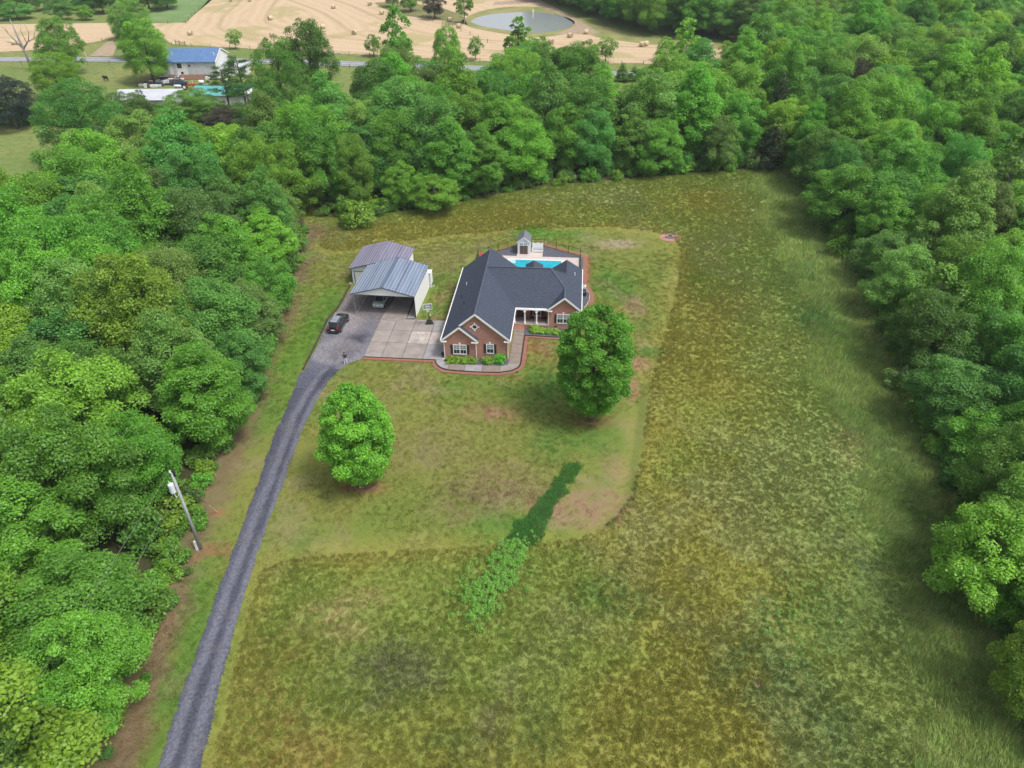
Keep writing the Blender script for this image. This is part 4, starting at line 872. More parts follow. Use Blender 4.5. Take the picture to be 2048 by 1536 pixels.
def window(x0, x1, z0, z1, y, double, shut=True, key=True, parent=H, sh=.3):
    f = MB(); t = .09; f.box(x0-t, x1+t, y-.07, y+.0, z0-t*1.4, z0); f.box(x0-t, x1+t, y-.07, y+.0, z1, z1+t); f.box(x0-t, x0, y-.07, y, z0, z1); f.box(x1, x1+t, y-.07, y, z0, z1)
    zm = (z0+z1)/2; f.box(x0, x1, y-.055, y-.002, zm-.035, zm+.035)
    cols = [(x0, x1)]
    if double: xm = (x0+x1)/2; f.box(xm-.06, xm+.06, y-.065, y-.001, z0, z1); cols = [(x0, xm-.06), (xm+.06, x1)]
    wo = f.build('window', 'white_trim', parent)
    for (a, b) in cols:
        MB().box(a, b, y-.03, y-.004, z0, zm-.035).build('pane', 'glass_dark', wo)
        MB().box(a, b, y-.045, y-.004, zm+.035, z1).build('pane', 'glass_blind', wo)
        g = MB(); g.box((a+b)/2-.012, (a+b)/2+.012, y-.05, y-.0455, zm+.04, z1); g.box((a+b)/2-.012, (a+b)/2+.012, y-.035, y-.0305, z0, zm-.04); g.box(a, b, y-.05, y-.0455, (zm+z1)/2-.012, (zm+z1)/2+.012); g.build('muntin', 'white_trim', wo)
    if shut:
        for xa in (x0-t-.03-sh, x1+t+.03):
            s = MB(); s.box(xa, xa+sh, y-.05, y-.003, z0-.05, z1+.05)
            for k in range(11): zz = z0+(z1-z0)*(k+.5)/11; s.box(xa+.04, xa+sh-.04, y-.065, y-.051, zz-.03, zz+.01)
            s.build('shutter', 'shutter', parent)
    if key:
        c = (x0+x1)/2; MB().prism([(c-.07,y-.08,z1+.10),(c+.07,y-.08,z1+.10),(c+.13,y-.08,z1+.36),(c-.13,y-.08,z1+.36)], (0,.078,0)).build('keystone', 'white_trim', parent)
    return wo
window(1.27, 2.90, .95, 2.25, -.0, True); window(5.62, 6.46, .92, 2.22, .5, False); window(14.62, 16.25, .95, 2.25, 8.85, True)
window(11.15, 12.15, 1.0, 2.4, 10.6, True, key=False)
rv = MB(); n = 20
for k in range(n):
    a, b = 2*math.pi*k/n, 2*math.pi*(k+1)/n
    rv.prism([(4.1+.27*math.cos(a),.44,4.85+.27*math.sin(a)),(4.1+.27*math.cos(b),.44,4.85+.27*math.sin(b)),(4.1+.40*math.cos(b),.44,4.85+.40*math.sin(b)),(4.1+.40*math.cos(a),.44,4.85+.40*math.sin(a))], (0,.058,0))
for q in range(4):
    a = q*math.pi/2; c, s_ = math.cos(a), math.sin(a); pts4 = [(.38,-.06),(.38,.06),(.62,.10),(.62,-.10)]
    rv.prism([(4.1+u*c-v*s_,.43,4.85+u*s_+v*c) for u, v in pts4], (0,.068,0))
rvo = rv.build('round_vent', 'white_trim', H)
MB().prism([(4.1+.28*math.cos(2*math.pi*k/n),.47,4.85+.28*math.sin(2*math.pi*k/n)) for k in range(n)], (0,.027,0)).build('vent_louvre', 'shutter', rvo)
# porch
pf = MB(); pf.box(8.42, 13.38, 8.45, 10.58, -.1, .62); pf.build('porch_floor', 'brick', H)
MB().box(8.44, 13.36, 8.42, 10.59, .625, .66).build('porch_deck', 'concrete', H)
for k in range(3): MB().box(8.45, 10.0, 7.55+.3*k, 8.44, -.02+.005, .17+.16*k).build('step', 'brick' if k else 'concrete', H)
fr = MB()
def arch(x0, x1):
    zt, zb = E-.1, E-.52; N = 10
    for k in range(N):
        a, b = k/N, (k+1)/N; f = lambda t: zb+(zt-.14-zb)*math.sin(math.pi*t)**.45
        xa, xb = x0+(x1-x0)*a, x0+(x1-x0)*b
        fr.prism([(xa,8.70,f(a)),(xb,8.70,f(b)),(xb,8.70,zt),(xa,8.70,zt)], (0,.16,0))
arch(8.62, 10.02); arch(10.02, 11.68); arch(11.68, 13.32)
fr.box(8.5, 8.62, 8.70, 8.86, E-.52, E-.1); fr.build('porch_arch', 'white_trim', H)
for x in (8.56, 10.02, 11.68):
    c = MB(); c.tube([(x,8.78,.66),(x,8.78,.90)], .16, 10); c.tube([(x,8.78,.90),(x,8.78,1.6),(x,8.78,E-.55)], [.11,.11,.09], 10); c.box(x-.16, x+.16, 8.62, 8.94, E-.60, E-.50); c.build('column', 'white_trim', H, smooth=False)
dfr = MB(); dfr.box(9.0, 9.85, 10.50, 10.598, .66, 2.75); do = dfr.build('door', 'door_wood', H)
MB().box(9.12, 9.35, 10.47, 10.499, 1.4, 2.5).box(9.5, 9.73, 10.47, 10.499, 1.4, 2.5).build('pane', 'glass_dark', do); MB().tube([(9.78,10.44,1.65),(9.78,10.5,1.65)], .03, 6).build('handle', 'rail_metal', do)
MB().box(8.8, 8.98, 10.52, 10.598, .66, 2.75).build('sidelight', 'glass_dark', H); MB().box(9.87, 10.05, 10.52, 10.598, .66, 2.75).build('sidelight', 'glass_dark', H)
MB().box(14.2, 14.6, 8.82, 8.848, .25, .42).build('crawl_vent', 'black_metal', H)
for (x, y, m_, r_) in ((16.8,17.4,'white_trim',.07), (1.4,12.3,'white_trim',.05), (1.1,9.0,'black_metal',.05), (1.9,6.2,'black_metal',.04)):
    z = RZ-abs(x-4.2)*S if x < 9 else RZ-(x-13.4)*S
    MB().tube([(x,y,z-.1),(x,y,z+.45)], r_, 8).build('vent_pipe', m_, H)
# porch rocking chairs
def rocker(x, y, label):
    t = thing('rocking_chair', label, 'chair', (*HW(x, y), .66), -HA, 'porch rocking chairs')
    MB().box(-.28,.28,-.25,.25,.38,.43).build('seat', 'chair_wood', t)
    b = MB(); b.bar((-.26,.24,.4),(-.26,.42,1.15),.05,.05); b.bar((.26,.24,.4),(.26,.42,1.15),.05,.05); b.bar((-.26,.42,1.12),(.26,.42,1.12),.05,.12)
    for k in range(5): b.bar((-.18+.09*k,.26,.44),(-.18+.09*k,.41,1.08),.04,.02)
    b.build('backrest', 'chair_wood', t)
    for s in (-.27,.27):
        MB().tube([(s,-.45,.10),(s,-.2,.03),(s,.15,.03),(s,.5,.12)], .025, 5).build('rocker', 'chair_wood', t)
        MB().bar((s,-.22,.04),(s,-.22,.62),.04,.04).build('leg', 'chair_wood', t); MB().bar((s,.2,.04),(s,.2,.4),.04,.04).build('leg', 'chair_wood', t)
        MB().box(s-.04,s+.04,-.28,.3,.62,.65).build('armrest', 'chair_wood', t)
rocker(10.95, 9.75, 'dark red rocking chair on the porch, between the two middle columns'); rocker(12.65, 9.75, 'dark red rocking chair on the porch, nearest the right wing wall')

# concrete slabs: pieces of the parking pad and the walk
def slabs(name, kind_parent, rects, z, mats, zb=-.06):
    for k, (x0, x1, y0, y1) in enumerate(rects):
        g = .03; m = mats[k % len(mats)] if isinstance(mats, list) else mats
        MB().box(x0+g, x1-g, y0+g, y1-g, zb, z).build(name, m, kind_parent, bevel=.02)
pad = link('concrete_pad', MB().box(-11.0, -.1, -.35, 9.6, -.08, .02).mesh('concrete_pad', 'soil'), None, (*HO, 0), -HA); struct(pad)
xj = [-11.0,-8.6,-5.8,-3.0,-.05]; yj = [-.38,3.3,6.5,9.65]
pm_ = {(2,1):'concrete_pale',(3,1):'concrete_pale',(1,1):'concrete',(3,2):'concrete_cool',(3,0):'concrete_cool',(2,0):'concrete'}
for i in range(4):
    for j in range(3): slabs('slab', pad, [(xj[i], xj[i+1], yj[j], yj[j+1])], .075, pm_.get((i, j), 'concrete'))
walk = link('walkway', MB().box(-.9, 10.0, -2.6, -1.3, -.08, .02).mesh('walkway', 'soil'), None, (*HO, 0), -HA); struct(walk)
wq = [[(-1.15,-.42),(0.05,-.42),(.0,-.75),(.7,-1.25),(.7,-2.5),(-.2,-2.1),(-.85,-1.4)], [(.75,-2.52),(.75,-1.25),(2.9,-1.25),(2.9,-2.65)], [(2.95,-2.65),(2.95,-1.25),(5.2,-1.25),(5.2,-2.7)], [(5.25,-2.7),(5.25,-1.25),(7.5,-1.25),(7.5,-2.6)],
      [(7.55,-2.58),(7.55,-1.25),(8.45,-1.0),(8.6,-.5),(10.05,-.5),(9.8,-1.3),(9.1,-2.05)], [(8.6,-.45),(8.6,1.9),(10.05,1.9),(10.05,-.45)], [(8.6,1.95),(8.6,4.2),(10.05,4.2),(10.05,1.95)], [(8.6,4.25),(8.6,6.4),(10.05,6.4),(10.05,4.25)], [(8.6,6.45),(8.6,7.6),(10.05,7.6),(10.05,6.45)]]
for k, P in enumerate(wq):
    MB().prism([(x, y, .075) for x, y in P], (0,0,-.13)).build('slab', ['concrete_cool','concrete_dark','concrete_cool','concrete_dark','concrete','concrete_dark','concrete_dark','concrete_dark','concrete_dark'][k], walk)
def curb(name, P, mat, wd=.10, z=.09):
    mb = MB(); 
    for a, b in zip(P, P[1:]): mb.bar((*HW(*a), z/2), (*HW(*b), z/2), wd, z+.04)
    return struct(mb.build(name, mat))
curb('bed_edging', [(-11,-.46),(-1.3,-.46),(-1.05,-1.2),(-.5,-2.0),(.4,-2.62),(2,-2.78),(5,-2.85),(7.5,-2.75),(9.1,-2.2),(9.95,-1.4),(10.18,-.5),(10.18,6.55),(17.2,6.3)], 'black_metal', .08, .10)
def band(name, P, wd, mat, z=.03):
    C = [HW(*p) for p in P]; return ribbon(name, C, 0, -wd, mat, z)
band('clay_border', [(-11,-.52),(-1.35,-.52),(-1.1,-1.25),(-.55,-2.08),(.4,-2.7),(2,-2.86),(5,-2.93),(7.5,-2.83),(9.15,-2.28),(10.02,-1.45),(10.26,-.5),(10.26,6.45),(17.5,6.2)], .5, 'mulch_red', .05)
bed = MB(); bed.prism([(.7,-1.23,.05),(8.42,-1.23,.05),(8.5,-.4,.05),(8.5,.48,.05),(0.0,.48,.05),(0,-.72,.05)], (0,0,-.1)); struct(bed.build('planting_bed', 'mulch_black', None, loc=(*HO,0), rz=-HA))
bed = MB(); bed.prism([(10.1,6.62,.05),(17.6,6.4,.05),(17.6,8.84,.05),(10.1,8.43,.05)], (0,0,-.1)); struct(bed.build('planting_bed', 'mulch_black', None, loc=(*HO,0), rz=-HA))
bed = MB(); bed.prism([(17.6,14.5,.05),(18.4,15.2,.05),(19.0,17.0,.05),(19.1,18.8,.05),(18.6,20.4,.05),(17.6,20.6,.05)], (0,0,-.1)); struct(bed.build('planting_bed', 'mulch_black', None, loc=(*HO,0), rz=-HA))
band('clay_border', [(18.1,21.0),(18.7,20.6),(19.2,18.9),(19.1,17.0),(18.5,15.1),(18.0,14.2)][::-1], .75, 'mulch_red', .045)
mbc = MB()
for a, b in zip([(18.2,14.4),(18.6,15.2),(19.12,17.0),(19.2,18.9),(18.75,20.5)], [(18.6,15.2),(19.12,17.0),(19.2,18.9),(18.75,20.5),(18.2,20.9)]): mbc.bar((*HW(*a),.06),(*HW(*b),.06),.1,.14)
struct(mbc.build('kerb_edging', 'concrete_pale'))
# bed plants
def bedplant(x, y, r, h, tint, label, k, cat='plant', nm='hosta_plant'):
    t = thing(nm, label, cat, (*HW(x, y), .04), random.uniform(0,6.28), 'foundation plants'); me, tm, r0, h0 = SP['shrub'][k % 3]
    c = link('foliage', me, t); c.scale = (r/r0, r/r0, h/h0); c.material_slots[0].link = 'OBJECT'; c.material_slots[0].material = LEAF[tint]
fl = ['leftmost lime green plant in the bed under the double window', 'second lime plant from the left under the double window', 'third lime plant from the left under the double window', 'fourth lime plant, beside the front downspout']
for k, (x, y) in enumerate(((.85,-.62),(1.8,-.72),(2.75,-.70),(3.7,-.66))): bedplant(x, y, .62, .62, 'hosta', fl[k], k)
bedplant(5.75, -.55, .68, .70, 'hosta', 'lone lime green plant below the single window', 1)
bedplant(7.4, -.25, .85, .95, 'lawn', 'darker green shrub at the right corner of the front bed', 2, 'shrub', 'garden_shrub')
bedplant(11.5, 7.75, .75, .75, 'hosta', 'left lime plant in the bed below the porch', 0); bedplant(12.6, 7.55, .55, .5, 'hosta', 'middle lime plant in the bed below the porch', 1); bedplant(13.6, 7.45, .6, .5, 'yellow-green', 'right yellowish plant in the bed below the porch', 2); bedplant(14.6, 7.4, .6, .55, 'hosta', 'lime plant right of the yellowish one, half behind the lawn tree', 0)
bedplant(18.0, 14.6, .4, .4, 'pale green', 'small pale plant at the side of the house below the heat pump', 1)
t = thing('heat_pump', 'dark grey heat pump with pale grey top beside the right house wall', 'heat pump', (*HW(18.25,18.6), .05), -HA)
MB().box(-.45,.45,-.5,.5,.05,.85).build('casing', 'shutter', t, bevel=.03); MB().box(-.48,.48,-.53,.53,0,.05).build('base', 'concrete_pale', t)
fr_ = MB(); fr_.bar((-.45,-.52,.85),(.45,-.52,.85),.05,.05); fr_.bar((.46,-.5,.85),(.46,.5,.85),.05,.05); fr_.bar((.46,-.5,.1),(.46,-.5,.85),.04,.04); fr_.build('frame', 'rail_metal', t)
t = thing('heat_pump', 'pale grey-white heat pump just behind the dark one at the right wall', 'heat pump', (*HW(18.2,20.0), .05), -HA)
MB().box(-.42,.42,-.4,.4,.0,.95).build('casing', 'transformer', t, bevel=.04); MB().tube([(0,0,.95),(0,0,1.02)], .32, 16).build('fan_grille', 'rail_metal', t)

# pool terrace
deck = MB(); deck.box(4.6, 17.4, 24.2, 31.35, -.1, .06); deck.box(7.0, 11.3, 31.35, 34.2, -.1, .059); dk = deck.build('pool_terrace', 'pool_deck', None, loc=(*HO,0), rz=-HA); struct(dk)
cp = MB()
for a in ((5.6,14.9,29.95,30.3),(5.6,14.9,25.5,25.85),(5.6,5.95,25.85,29.95),(14.55,14.9,25.85,29.95)): cp.box(*a, .061, .09)
cp.build('coping', 'pool_coping', dk)
pw = struct(flat('swimming_pool', [(*HW(5.95,25.85),), (*HW(14.55,25.85),), (*HW(14.55,29.95),), (*HW(5.95,29.95),)], 'water_liner', .066))
wm, wn, wb, wo_ = _new('pool_water'); wn.nodes.remove(wb)
tr_ = wn.nodes.new('ShaderNodeBsdfTransparent'); tr_.inputs[0].default_value = (.75,.97,1,1); gl_ = wn.nodes.new('ShaderNodeBsdfGlossy'); gl_.inputs['Roughness'].default_value = .03
mx_ = wn.nodes.new('ShaderNodeMixShader'); mx_.inputs[0].default_value = .06; wn.links.new(tr_.outputs[0], mx_.inputs[1]); wn.links.new(gl_.outputs[0], mx_.inputs[2]); wn.links.new(mx_.outputs[0], wo_.inputs[0]); MATS['pool_water'] = wm
bk = wn.nodes.new('ShaderNodeBump'); bk.inputs['Strength'].default_value = .5; wn.links.new(noise(wn, 2.5, 3), bk.inputs['Height']); wn.links.new(bk.outputs[0], gl_.inputs['Normal'])
flat('pool_water', [(*HW(5.95,25.85),), (*HW(14.55,25.85),), (*HW(14.55,29.95),), (*HW(5.95,29.95),)], 'pool_water', .08)
struct(MB().box(5.95, 7.0, 28.6, 29.94, .067, .074).build('pool_step', 'pool_coping', None, loc=(*HO,0), rz=-HA))
gb = MB(); BP = [(.63,30.6),(6.8,35.3),(11.4,35.4),(17.65,31.95),(18.05,31.2),(18.05,22.5),(13,20),(8,20),(2,20),(.5,22)]
gb.face([(*HW(*p), .035) for p in ccw(BP)]); struct(gb.build('gravel_bed', 'mulch_black'))
band('clay_border', BP[:1][::-1]+[(6.8,35.4),(11.5,35.5),(17.8,32.05),(18.2,31.2),(18.2,22.5)], -.55, 'mulch_red', .03)
# pool fence
fence = thing('pool_fence', 'thin black metal fence around the swimming pool behind the house', 'fence', (*HO, 0), -HA)
FP = [(.6,26.5),(.63,30.6),(6.8,35.35),(11.4,35.45),(17.65,32.0),(17.7,24.0)]
for a, b in zip(FP, FP[1:]):
    L = math.hypot(b[0]-a[0], b[1]-a[1]); n = max(1, round(L/2.2))
    for k in range(n):
        x, y = a[0]+(b[0]-a[0])*k/n, a[1]+(b[1]-a[1])*k/n; MB().box(x-.035,x+.035,y-.035,y+.035,0,1.45).build('post', 'black_metal', fence)
    for z in (.15, 1.3): MB().bar((a[0],a[1],z),(b[0],b[1],z),.03,.03).build('rail', 'black_metal', fence)
    pk = MB(); m_ = int(L/.14)
    for k in range(m_): x, y = a[0]+(b[0]-a[0])*k/m_, a[1]+(b[1]-a[1])*k/m_; pk.box(x-.006,x+.006,y-.006,y+.006,.05,1.3)
    o = pk.build('picket', 'black_metal', fence); o['kind'] = 'stuff'
# pool shed
sh = thing('pool_shed', 'small white pool shed with grey gable roof and brown double doors', 'shed', (*HW(7.1,32.1), .05), -HA)
MB().prism([(0,0,0),(2.05,0,0),(2.05,0,2.25),(1.03,0,3.05),(0,0,2.25)], (0,2.7,0)).build('wall', 'siding', sh)
r_ = MB(); r_.prism([(-.12,-.12,2.20),(1.03,-.12,3.12),(1.03,2.85,3.12),(-.12,2.85,2.20)], (0,0,-.07)); r_.prism([(1.03,-.12,3.12),(2.17,-.12,2.20),(2.17,2.85,2.20),(1.03,2.85,3.12)], (0,0,-.07)); r_.build('roof', 'shed_roof', sh)
for a, b in (((-.14,-.14,2.12),(1.03,-.14,3.06)),((1.03,-.14,3.06),(2.19,-.14,2.12))): MB().bar(a, b, .05, .13).build('rake_board', 'white_trim', sh)
for x0 in (.36, 1.03):
    d_ = MB().box(x0+.01, x0+.66, -.045, -.003, .05, 1.55).build('door', 'shed_door', sh)
    MB().box(x0+.52 if x0 < .5 else x0+.08, x0+.58 if x0 < .5 else x0+.14, -.07, -.046, .9, .98).build('handle', 'black_metal', d_)
    w_ = MB().box(x0, x0+.6, -.04, -.003, 1.62, 2.1).build('window', 'white_trim', sh)
    for k in range(2): MB().box(x0+.06+.27*k, x0+.27+.27*k, -.05, -.041, 1.7, 2.02).build('pane', 'glass_blind', w_)
# white garden bench
be = thing('garden_bench', 'white garden bench with high scalloped back beside the pool shed', 'bench', (*HW(10.4,33.2), .06), -HA)
bb = MB(); N = 12
for k in range(N): 
    xa, xb = -.9+1.8*k/N, -.9+1.8*(k+1)/N; f = lambda x: 1.35+.16*abs(math.cos(x*3.5)); bb.prism([(xa,.3,.5),(xb,.3,.5),(xb,.3,f(xb)),(xa,.3,f(xa))], (0,.06,0))
bb.build('backrest', 'white_trim', be)
MB().box(-.88,.88,-.3,.28,.4,.46).build('seat', 'white_trim', be); MB().box(-.8,.8,-.27,.26,.462,.58).build('cushion', 'cushion', be, bevel=.04)
for x in (-.9,.84): MB().box(x,x+.06,-.32,.3,.0,.75).build('arm_panel', 'white_trim', be)
MB().box(-.84,.84,-.31,-.28,.1,.38).build('apron', 'white_trim', be)
# red lounger by fence corner
rl = thing('lounge_chair', 'red lounge chair inside the left corner of the pool fence', 'lounge chair', (*HW(-.1+1.6,29.3), .04), -HA+.5)
MB().prism([(-.35,-1,.35),(.35,-1,.35),(.35,.2,.35),(-.35,.2,.35)], (0,0,-.08)).build('seat', 'red_fabric', rl); MB().prism([(-.35,.2,.36),(.35,.2,.36),(.35,.85,.95),(-.35,.85,.95)], (0,.02,-.08)).build('backrest', 'red_fabric', rl)
for x in (-.33,.33):
    for y in (-.9,.3): MB().bar((x,y,0),(x,y,.34),.04,.04).build('leg', 'black_metal', rl)

# ------------------------------------------------------------------ carport and garage
CA = R(7.2)
CO = (-22.75, 92.15)
cpt = thing('carport', 'open white metal carport with ribbed blue-grey gable roof', 'carport', (*CO, 0), -CA)
W_, D_, EH, PH = 8.9, 9.3, 3.65, 4.85
sl = MB(); sl.prism([(-.35,-.35,EH-.05),(W_/2,-.35,PH),(W_/2,D_+.2,PH),(-.35,D_+.2,EH-.05)], (0,0,-.06)); sl.prism([(W_/2,-.35,PH),(W_+.2,-.35,EH-.03),(W_+.2,D_+.2,EH-.03),(W_/2,D_+.2,PH)], (0,0,-.06))
cr = sl.build('roof', 'carport_roof', cpt)
def ribs(parent, xe0, xm, xe1, ze0, zm, ze1, y0, y1, mat, step=.46):
    r = MB(); x = xe0+.05
    while x < xe1:
        z = ze0+(zm-ze0)*(x-xe0)/(xm-xe0) if x < xm else zm+(ze1-zm)*(x-xm)/(xe1-xm)
        r.box(x-.03, x+.03, y0, y1, z-.02, z+.035); x += step
    o = r.build('roof_rib', mat, parent); o['kind'] = 'stuff'
ribs(cr, -.35, W_/2, W_+.2, EH-.05, PH, EH-.03, -.345, D_+.195, M('rib_light', (.40,.45,.54), (.32,.37,.46), 2, .4))
MB().bar((W_/2,-.36,PH+.02),(W_/2,D_+.2,PH+.02),.34,.05).build('ridge_cap', M('ridge_metal', (.11,.14,.21), (.09,.12,.18), 3, .5), cr)
for a, b in (((-.36,-.37,EH-.09),(W_/2,-.37,PH-.03)),((W_/2,-.37,PH-.03),(W_+.22,-.37,EH-.07)),((-.36,D_+.21,EH-.09),(W_/2,D_+.21,PH-.03)),((W_/2,D_+.21,PH-.03),(W_+.22,D_+.21,EH-.07))): MB().bar(a, b, .05, .10).build('roof_edge', 'dark_trim', cr)
MB().prism([(-.1,-.1,EH-.2),(W_+.0,-.1,EH-.2),(W_/2,-.1,PH-.1)], (0,.06,0)).build('gable_panel', 'white_metal', cpt)
MB().prism([(-.1,D_,EH-.2),(W_+.0,D_,EH-.2),(W_/2,D_,PH-.1)], (0,.06,0)).build('gable_panel', 'white_metal', cpt)
MB().box(W_-.02, W_+.04, -.05, D_, .0, EH-.12).build('side_wall', 'white_metal', cpt)
MB().box(W_+.0, W_+.1, -.12, -.052, 0, EH-.15).build('corner_trim', 'dark_trim', cpt)
MB().box(0,W_,-.04,.04,EH-.28,EH-.2).build('header_beam', 'rail_metal', cpt)
MB().bar((0,-.1,.08),(0,D_,.08),.09,.09).build('base_rail', 'rail_metal', cpt)
for k in range(6): MB().box(-.035,.035,k*D_/6-.035,k*D_/6+.035,.1,EH-.15).build('post', 'rail_metal', cpt)
for k in range(3): MB().bar((0,k*D_/3+.05,EH-1.0),(.8,k*D_/3+.05,EH-.25),.04,.04).build('brace', 'rail_metal', cpt)
MB().box(5.7,5.9,-.1,.0,EH-.5,EH-.3).build('lamp', 'black_metal', cpt)
# slab under the right bay
cs = link('carport_slab', MB().box(4.2, W_-.05, -.9, D_, -.05, .05).mesh('carport_slab', 'soil'), None, (*CO, 0), -CA); struct(cs)
for k, P in enumerate(([(3.95,-1.3),(6.5,-1.35),(7.65,-.5),(7.45,1.6),(4.15,1.35)], [(4.2,1.42),(7.45,1.67),(7.35,5.2),(4.4,5.2)], [(4.4,5.27),(7.35,5.27),(7.3,D_-.1),(4.6,D_-.1)])): MB().prism([(x,y,.11) for x,y in P], (0,0,-.16)).build('slab', 'concrete', cs)
MB().prism([(7.72,-.5,.08),(8.85,-.25,.08),(8.85,D_-.2,.08),(7.5,D_-.2,.08)], (0,0,-.12)).build('slab', 'concrete_cool', cs)
GO = (-24.85, 101.65)
gar = thing('garage', 'enclosed white metal garage with ribbed purple-grey roof behind the carport', 'garage', (*GO, 0), -CA)
gw, gd, ge, gp_ = 8.0, 7.6, 2.75, 3.95
MB().prism([(0,0,0),(gw,0,0),(gw,0,ge-.05),(gw/2,0,gp_-.08),(0,0,ge-.05)], (0,gd,0)).build('wall', 'white_metal', gar)
s2 = MB(); s2.prism([(-.3,-.3,ge),(gw/2,-.3,gp_),(gw/2,gd+.2,gp_),(-.3,gd+.2,ge)], (0,0,-.06)); s2.prism([(gw/2,-.3,gp_),(gw+.3,-.3,ge),(gw+.3,gd+.2,ge),(gw/2,gd+.2,gp_)], (0,0,-.06)); gr_ = s2.build('roof', 'garage_roof', gar)
ribs(gr_, -.3, gw/2, gw+.3, ge, gp_, ge, -.295, gd+.195, M('rib_purple', (.38,.36,.44), (.30,.28,.36), 2, .4))
for a, b in (((-.32,-.32,ge-.04),(gw/2,-.32,gp_-.03)),((gw/2,-.32,gp_-.03),(gw+.32,-.32,ge-.04)),((-.32,-.3,ge-.04),(-.32,gd+.2,ge-.04))): MB().bar(a, b, .05, .10).build('roof_edge', 'dark_trim', gr_)
dr_ = MB(); 
for k in range(5): dr_.box(.5,3.4,-.06,-.004,.05+.44*k,.47+.44*k)
gdoor = dr_.build('garage_door', 'siding', gar)
for (a, b) in (((.44,-.07,0),(.44,-.07,2.3)),((3.46,-.07,0),(3.46,-.07,2.3)),((.4,-.07,2.3),(3.5,-.07,2.3))): MB().bar(a, b, .06, .08).build('door_trim', 'dark_trim', gdoor)
MB().box(-.03,.05,-.06,-.004,0,ge-.1).build('corner_trim', 'dark_trim', gar)
t = thing('storage_cabinet', 'narrow white storage cabinet behind the right carport wall', 'cabinet', (-12.95, 101.0, 0), -CA)
MB().box(-.9,.45,0,1.2,0,2.0).build('body', 'white_metal', t, bevel=.02); MB().box(-.95,.5,-.05,1.25,2.0,2.06).build('lid', 'white_trim', t)
for k, p in enumerate([(-25.07,101.75), (-12.27,100.48)]):
    t = thing('gravel_heap', ['pale splash stones at the left corner of the garage', 'pale splash stones at the foot of the carport wall'][k], 'stones', (*p, .02)); t['kind'] = 'thing'
    for j in range(14):
        a = random.uniform(0,6.28); r = random.uniform(0,.6); s = random.uniform(.08,.18); x, y = r*math.cos(a), r*math.sin(a)*.7
        MB().tube([(x,y,0),(x,y,s*.6),(x,y,s)], [s,s*.9,s*.4], 6).build('stone', 'concrete_pale', t)
# timber edging beside the gravel
te = thing('timber_edging', 'dark landscape timbers edging the left side of the gravel parking', 'edging')
TP = [(-27.39,77.88), (-27.26,80.63), (-27.06,83.45), (-26.89,86.93), (-26.75,90.62), (-26.36,92.18), (-25.93,93.78), (-25.65,96.33), (-25.44,99.15), (-25.24,100.92)]
for a, b in zip(TP, TP[1:]):
    d = (b[0]-a[0], b[1]-a[1]); MB().bar((a[0]+d[0]*.02,a[1]+d[1]*.02,.09),(b[0]-d[0]*.02,b[1]-d[1]*.02,.09+random.uniform(-.02,.02)),.2,.18).build('timber', 'timber', te)
# basketball hoop
bh = thing('basketball_hoop', 'portable basketball hoop with white-framed backboard and black base on the concrete', 'basketball hoop', (-11.75, 89.25, .075), R(8))
MB().prism([(-.55,-.35,0),(.55,-.35,0),(.4,.55,0),(-.4,.55,0)], (0,0,.28)).build('base', 'black_metal', bh, bevel=.05)
MB().tube([(0,-.15,.2),(0,-.2,1.6),(-.1,-.35,3.1)], .055, 8).build('pole', 'black_metal', bh)
for s in (-.25,.25): MB().bar((s,.45,.2),(0,-.18,1.1),.04,.04).build('brace', 'black_metal', bh)
fb = MB(); 
for a, b in (((-.72,-.75,2.75),(.52,-.75,2.75)),((-.72,-.75,3.6),(.52,-.75,3.6)),((-.72,-.75,2.75),(-.72,-.75,3.6)),((.52,-.75,2.75),(.52,-.75,3.6)),((-.33,-.77,2.9),(.13,-.77,2.9)),((-.33,-.77,3.25),(.13,-.77,3.25)),((-.33,-.77,2.9),(-.33,-.77,3.25)),((.13,-.77,2.9),(.13,-.77,3.25))): fb.bar(a, b, .05, .07)
fb.build('backboard_frame', 'white_trim', bh); MB().box(-.72,.52,-.735,-.725,2.75,3.6).build('backboard', 'glass_blind', bh)
MB().bar((-.1,-.35,3.05),(-.1,-.72,3.1),.06,.12).build('arm', 'black_metal', bh)
rim = [(-.1+.23*math.cos(a*math.pi/8), -1.02+.23*math.sin(a*math.pi/8), 2.95) for a in range(17)]; MB().tube(rim, .012, 5).build('rim', 'tractor_red', bh)
nt_ = MB()
for k in range(12):
    a = k*math.pi/6; nt_.bar((-.1+.23*math.cos(a),-1.02+.23*math.sin(a),2.94),(-.1+.12*math.cos(a+.5),-1.02+.12*math.sin(a+.5),2.5),.02,.02); nt_.bar((-.1+.23*math.cos(a),-1.02+.23*math.sin(a),2.94),(-.1+.12*math.cos(a-.5),-1.02+.12*math.sin(a-.5),2.5),.02,.02)
nt_.build('net', 'white_trim', bh)
ob = thing('ball', 'small pale ball lying on the clay strip beside the carport', 'ball', (-11.85, 91.5, .12)); MB().tube([(0,0,-.12),(0,0,-.1),(0,0,-.05),(0,0,.02),(0,0,.08),(0,0,.12)], [.01,.06,.11,.12,.09,.01], 12).build('shell', 'lamp_clear', ob, smooth=True)
ub = thing('flower_pot', 'dark round pot at the left front corner of the house', 'flower pot', (*HW(-.35,.6), .075)); MB().tube([(0,0,0),(0,0,.35),(0,0,.42)], [.18,.27,.28], 12).build('pot', 'black_metal', ub); MB().tube([(0,0,.40),(0,0,.43)], .25, 12).build('soil', 'soil', ub)

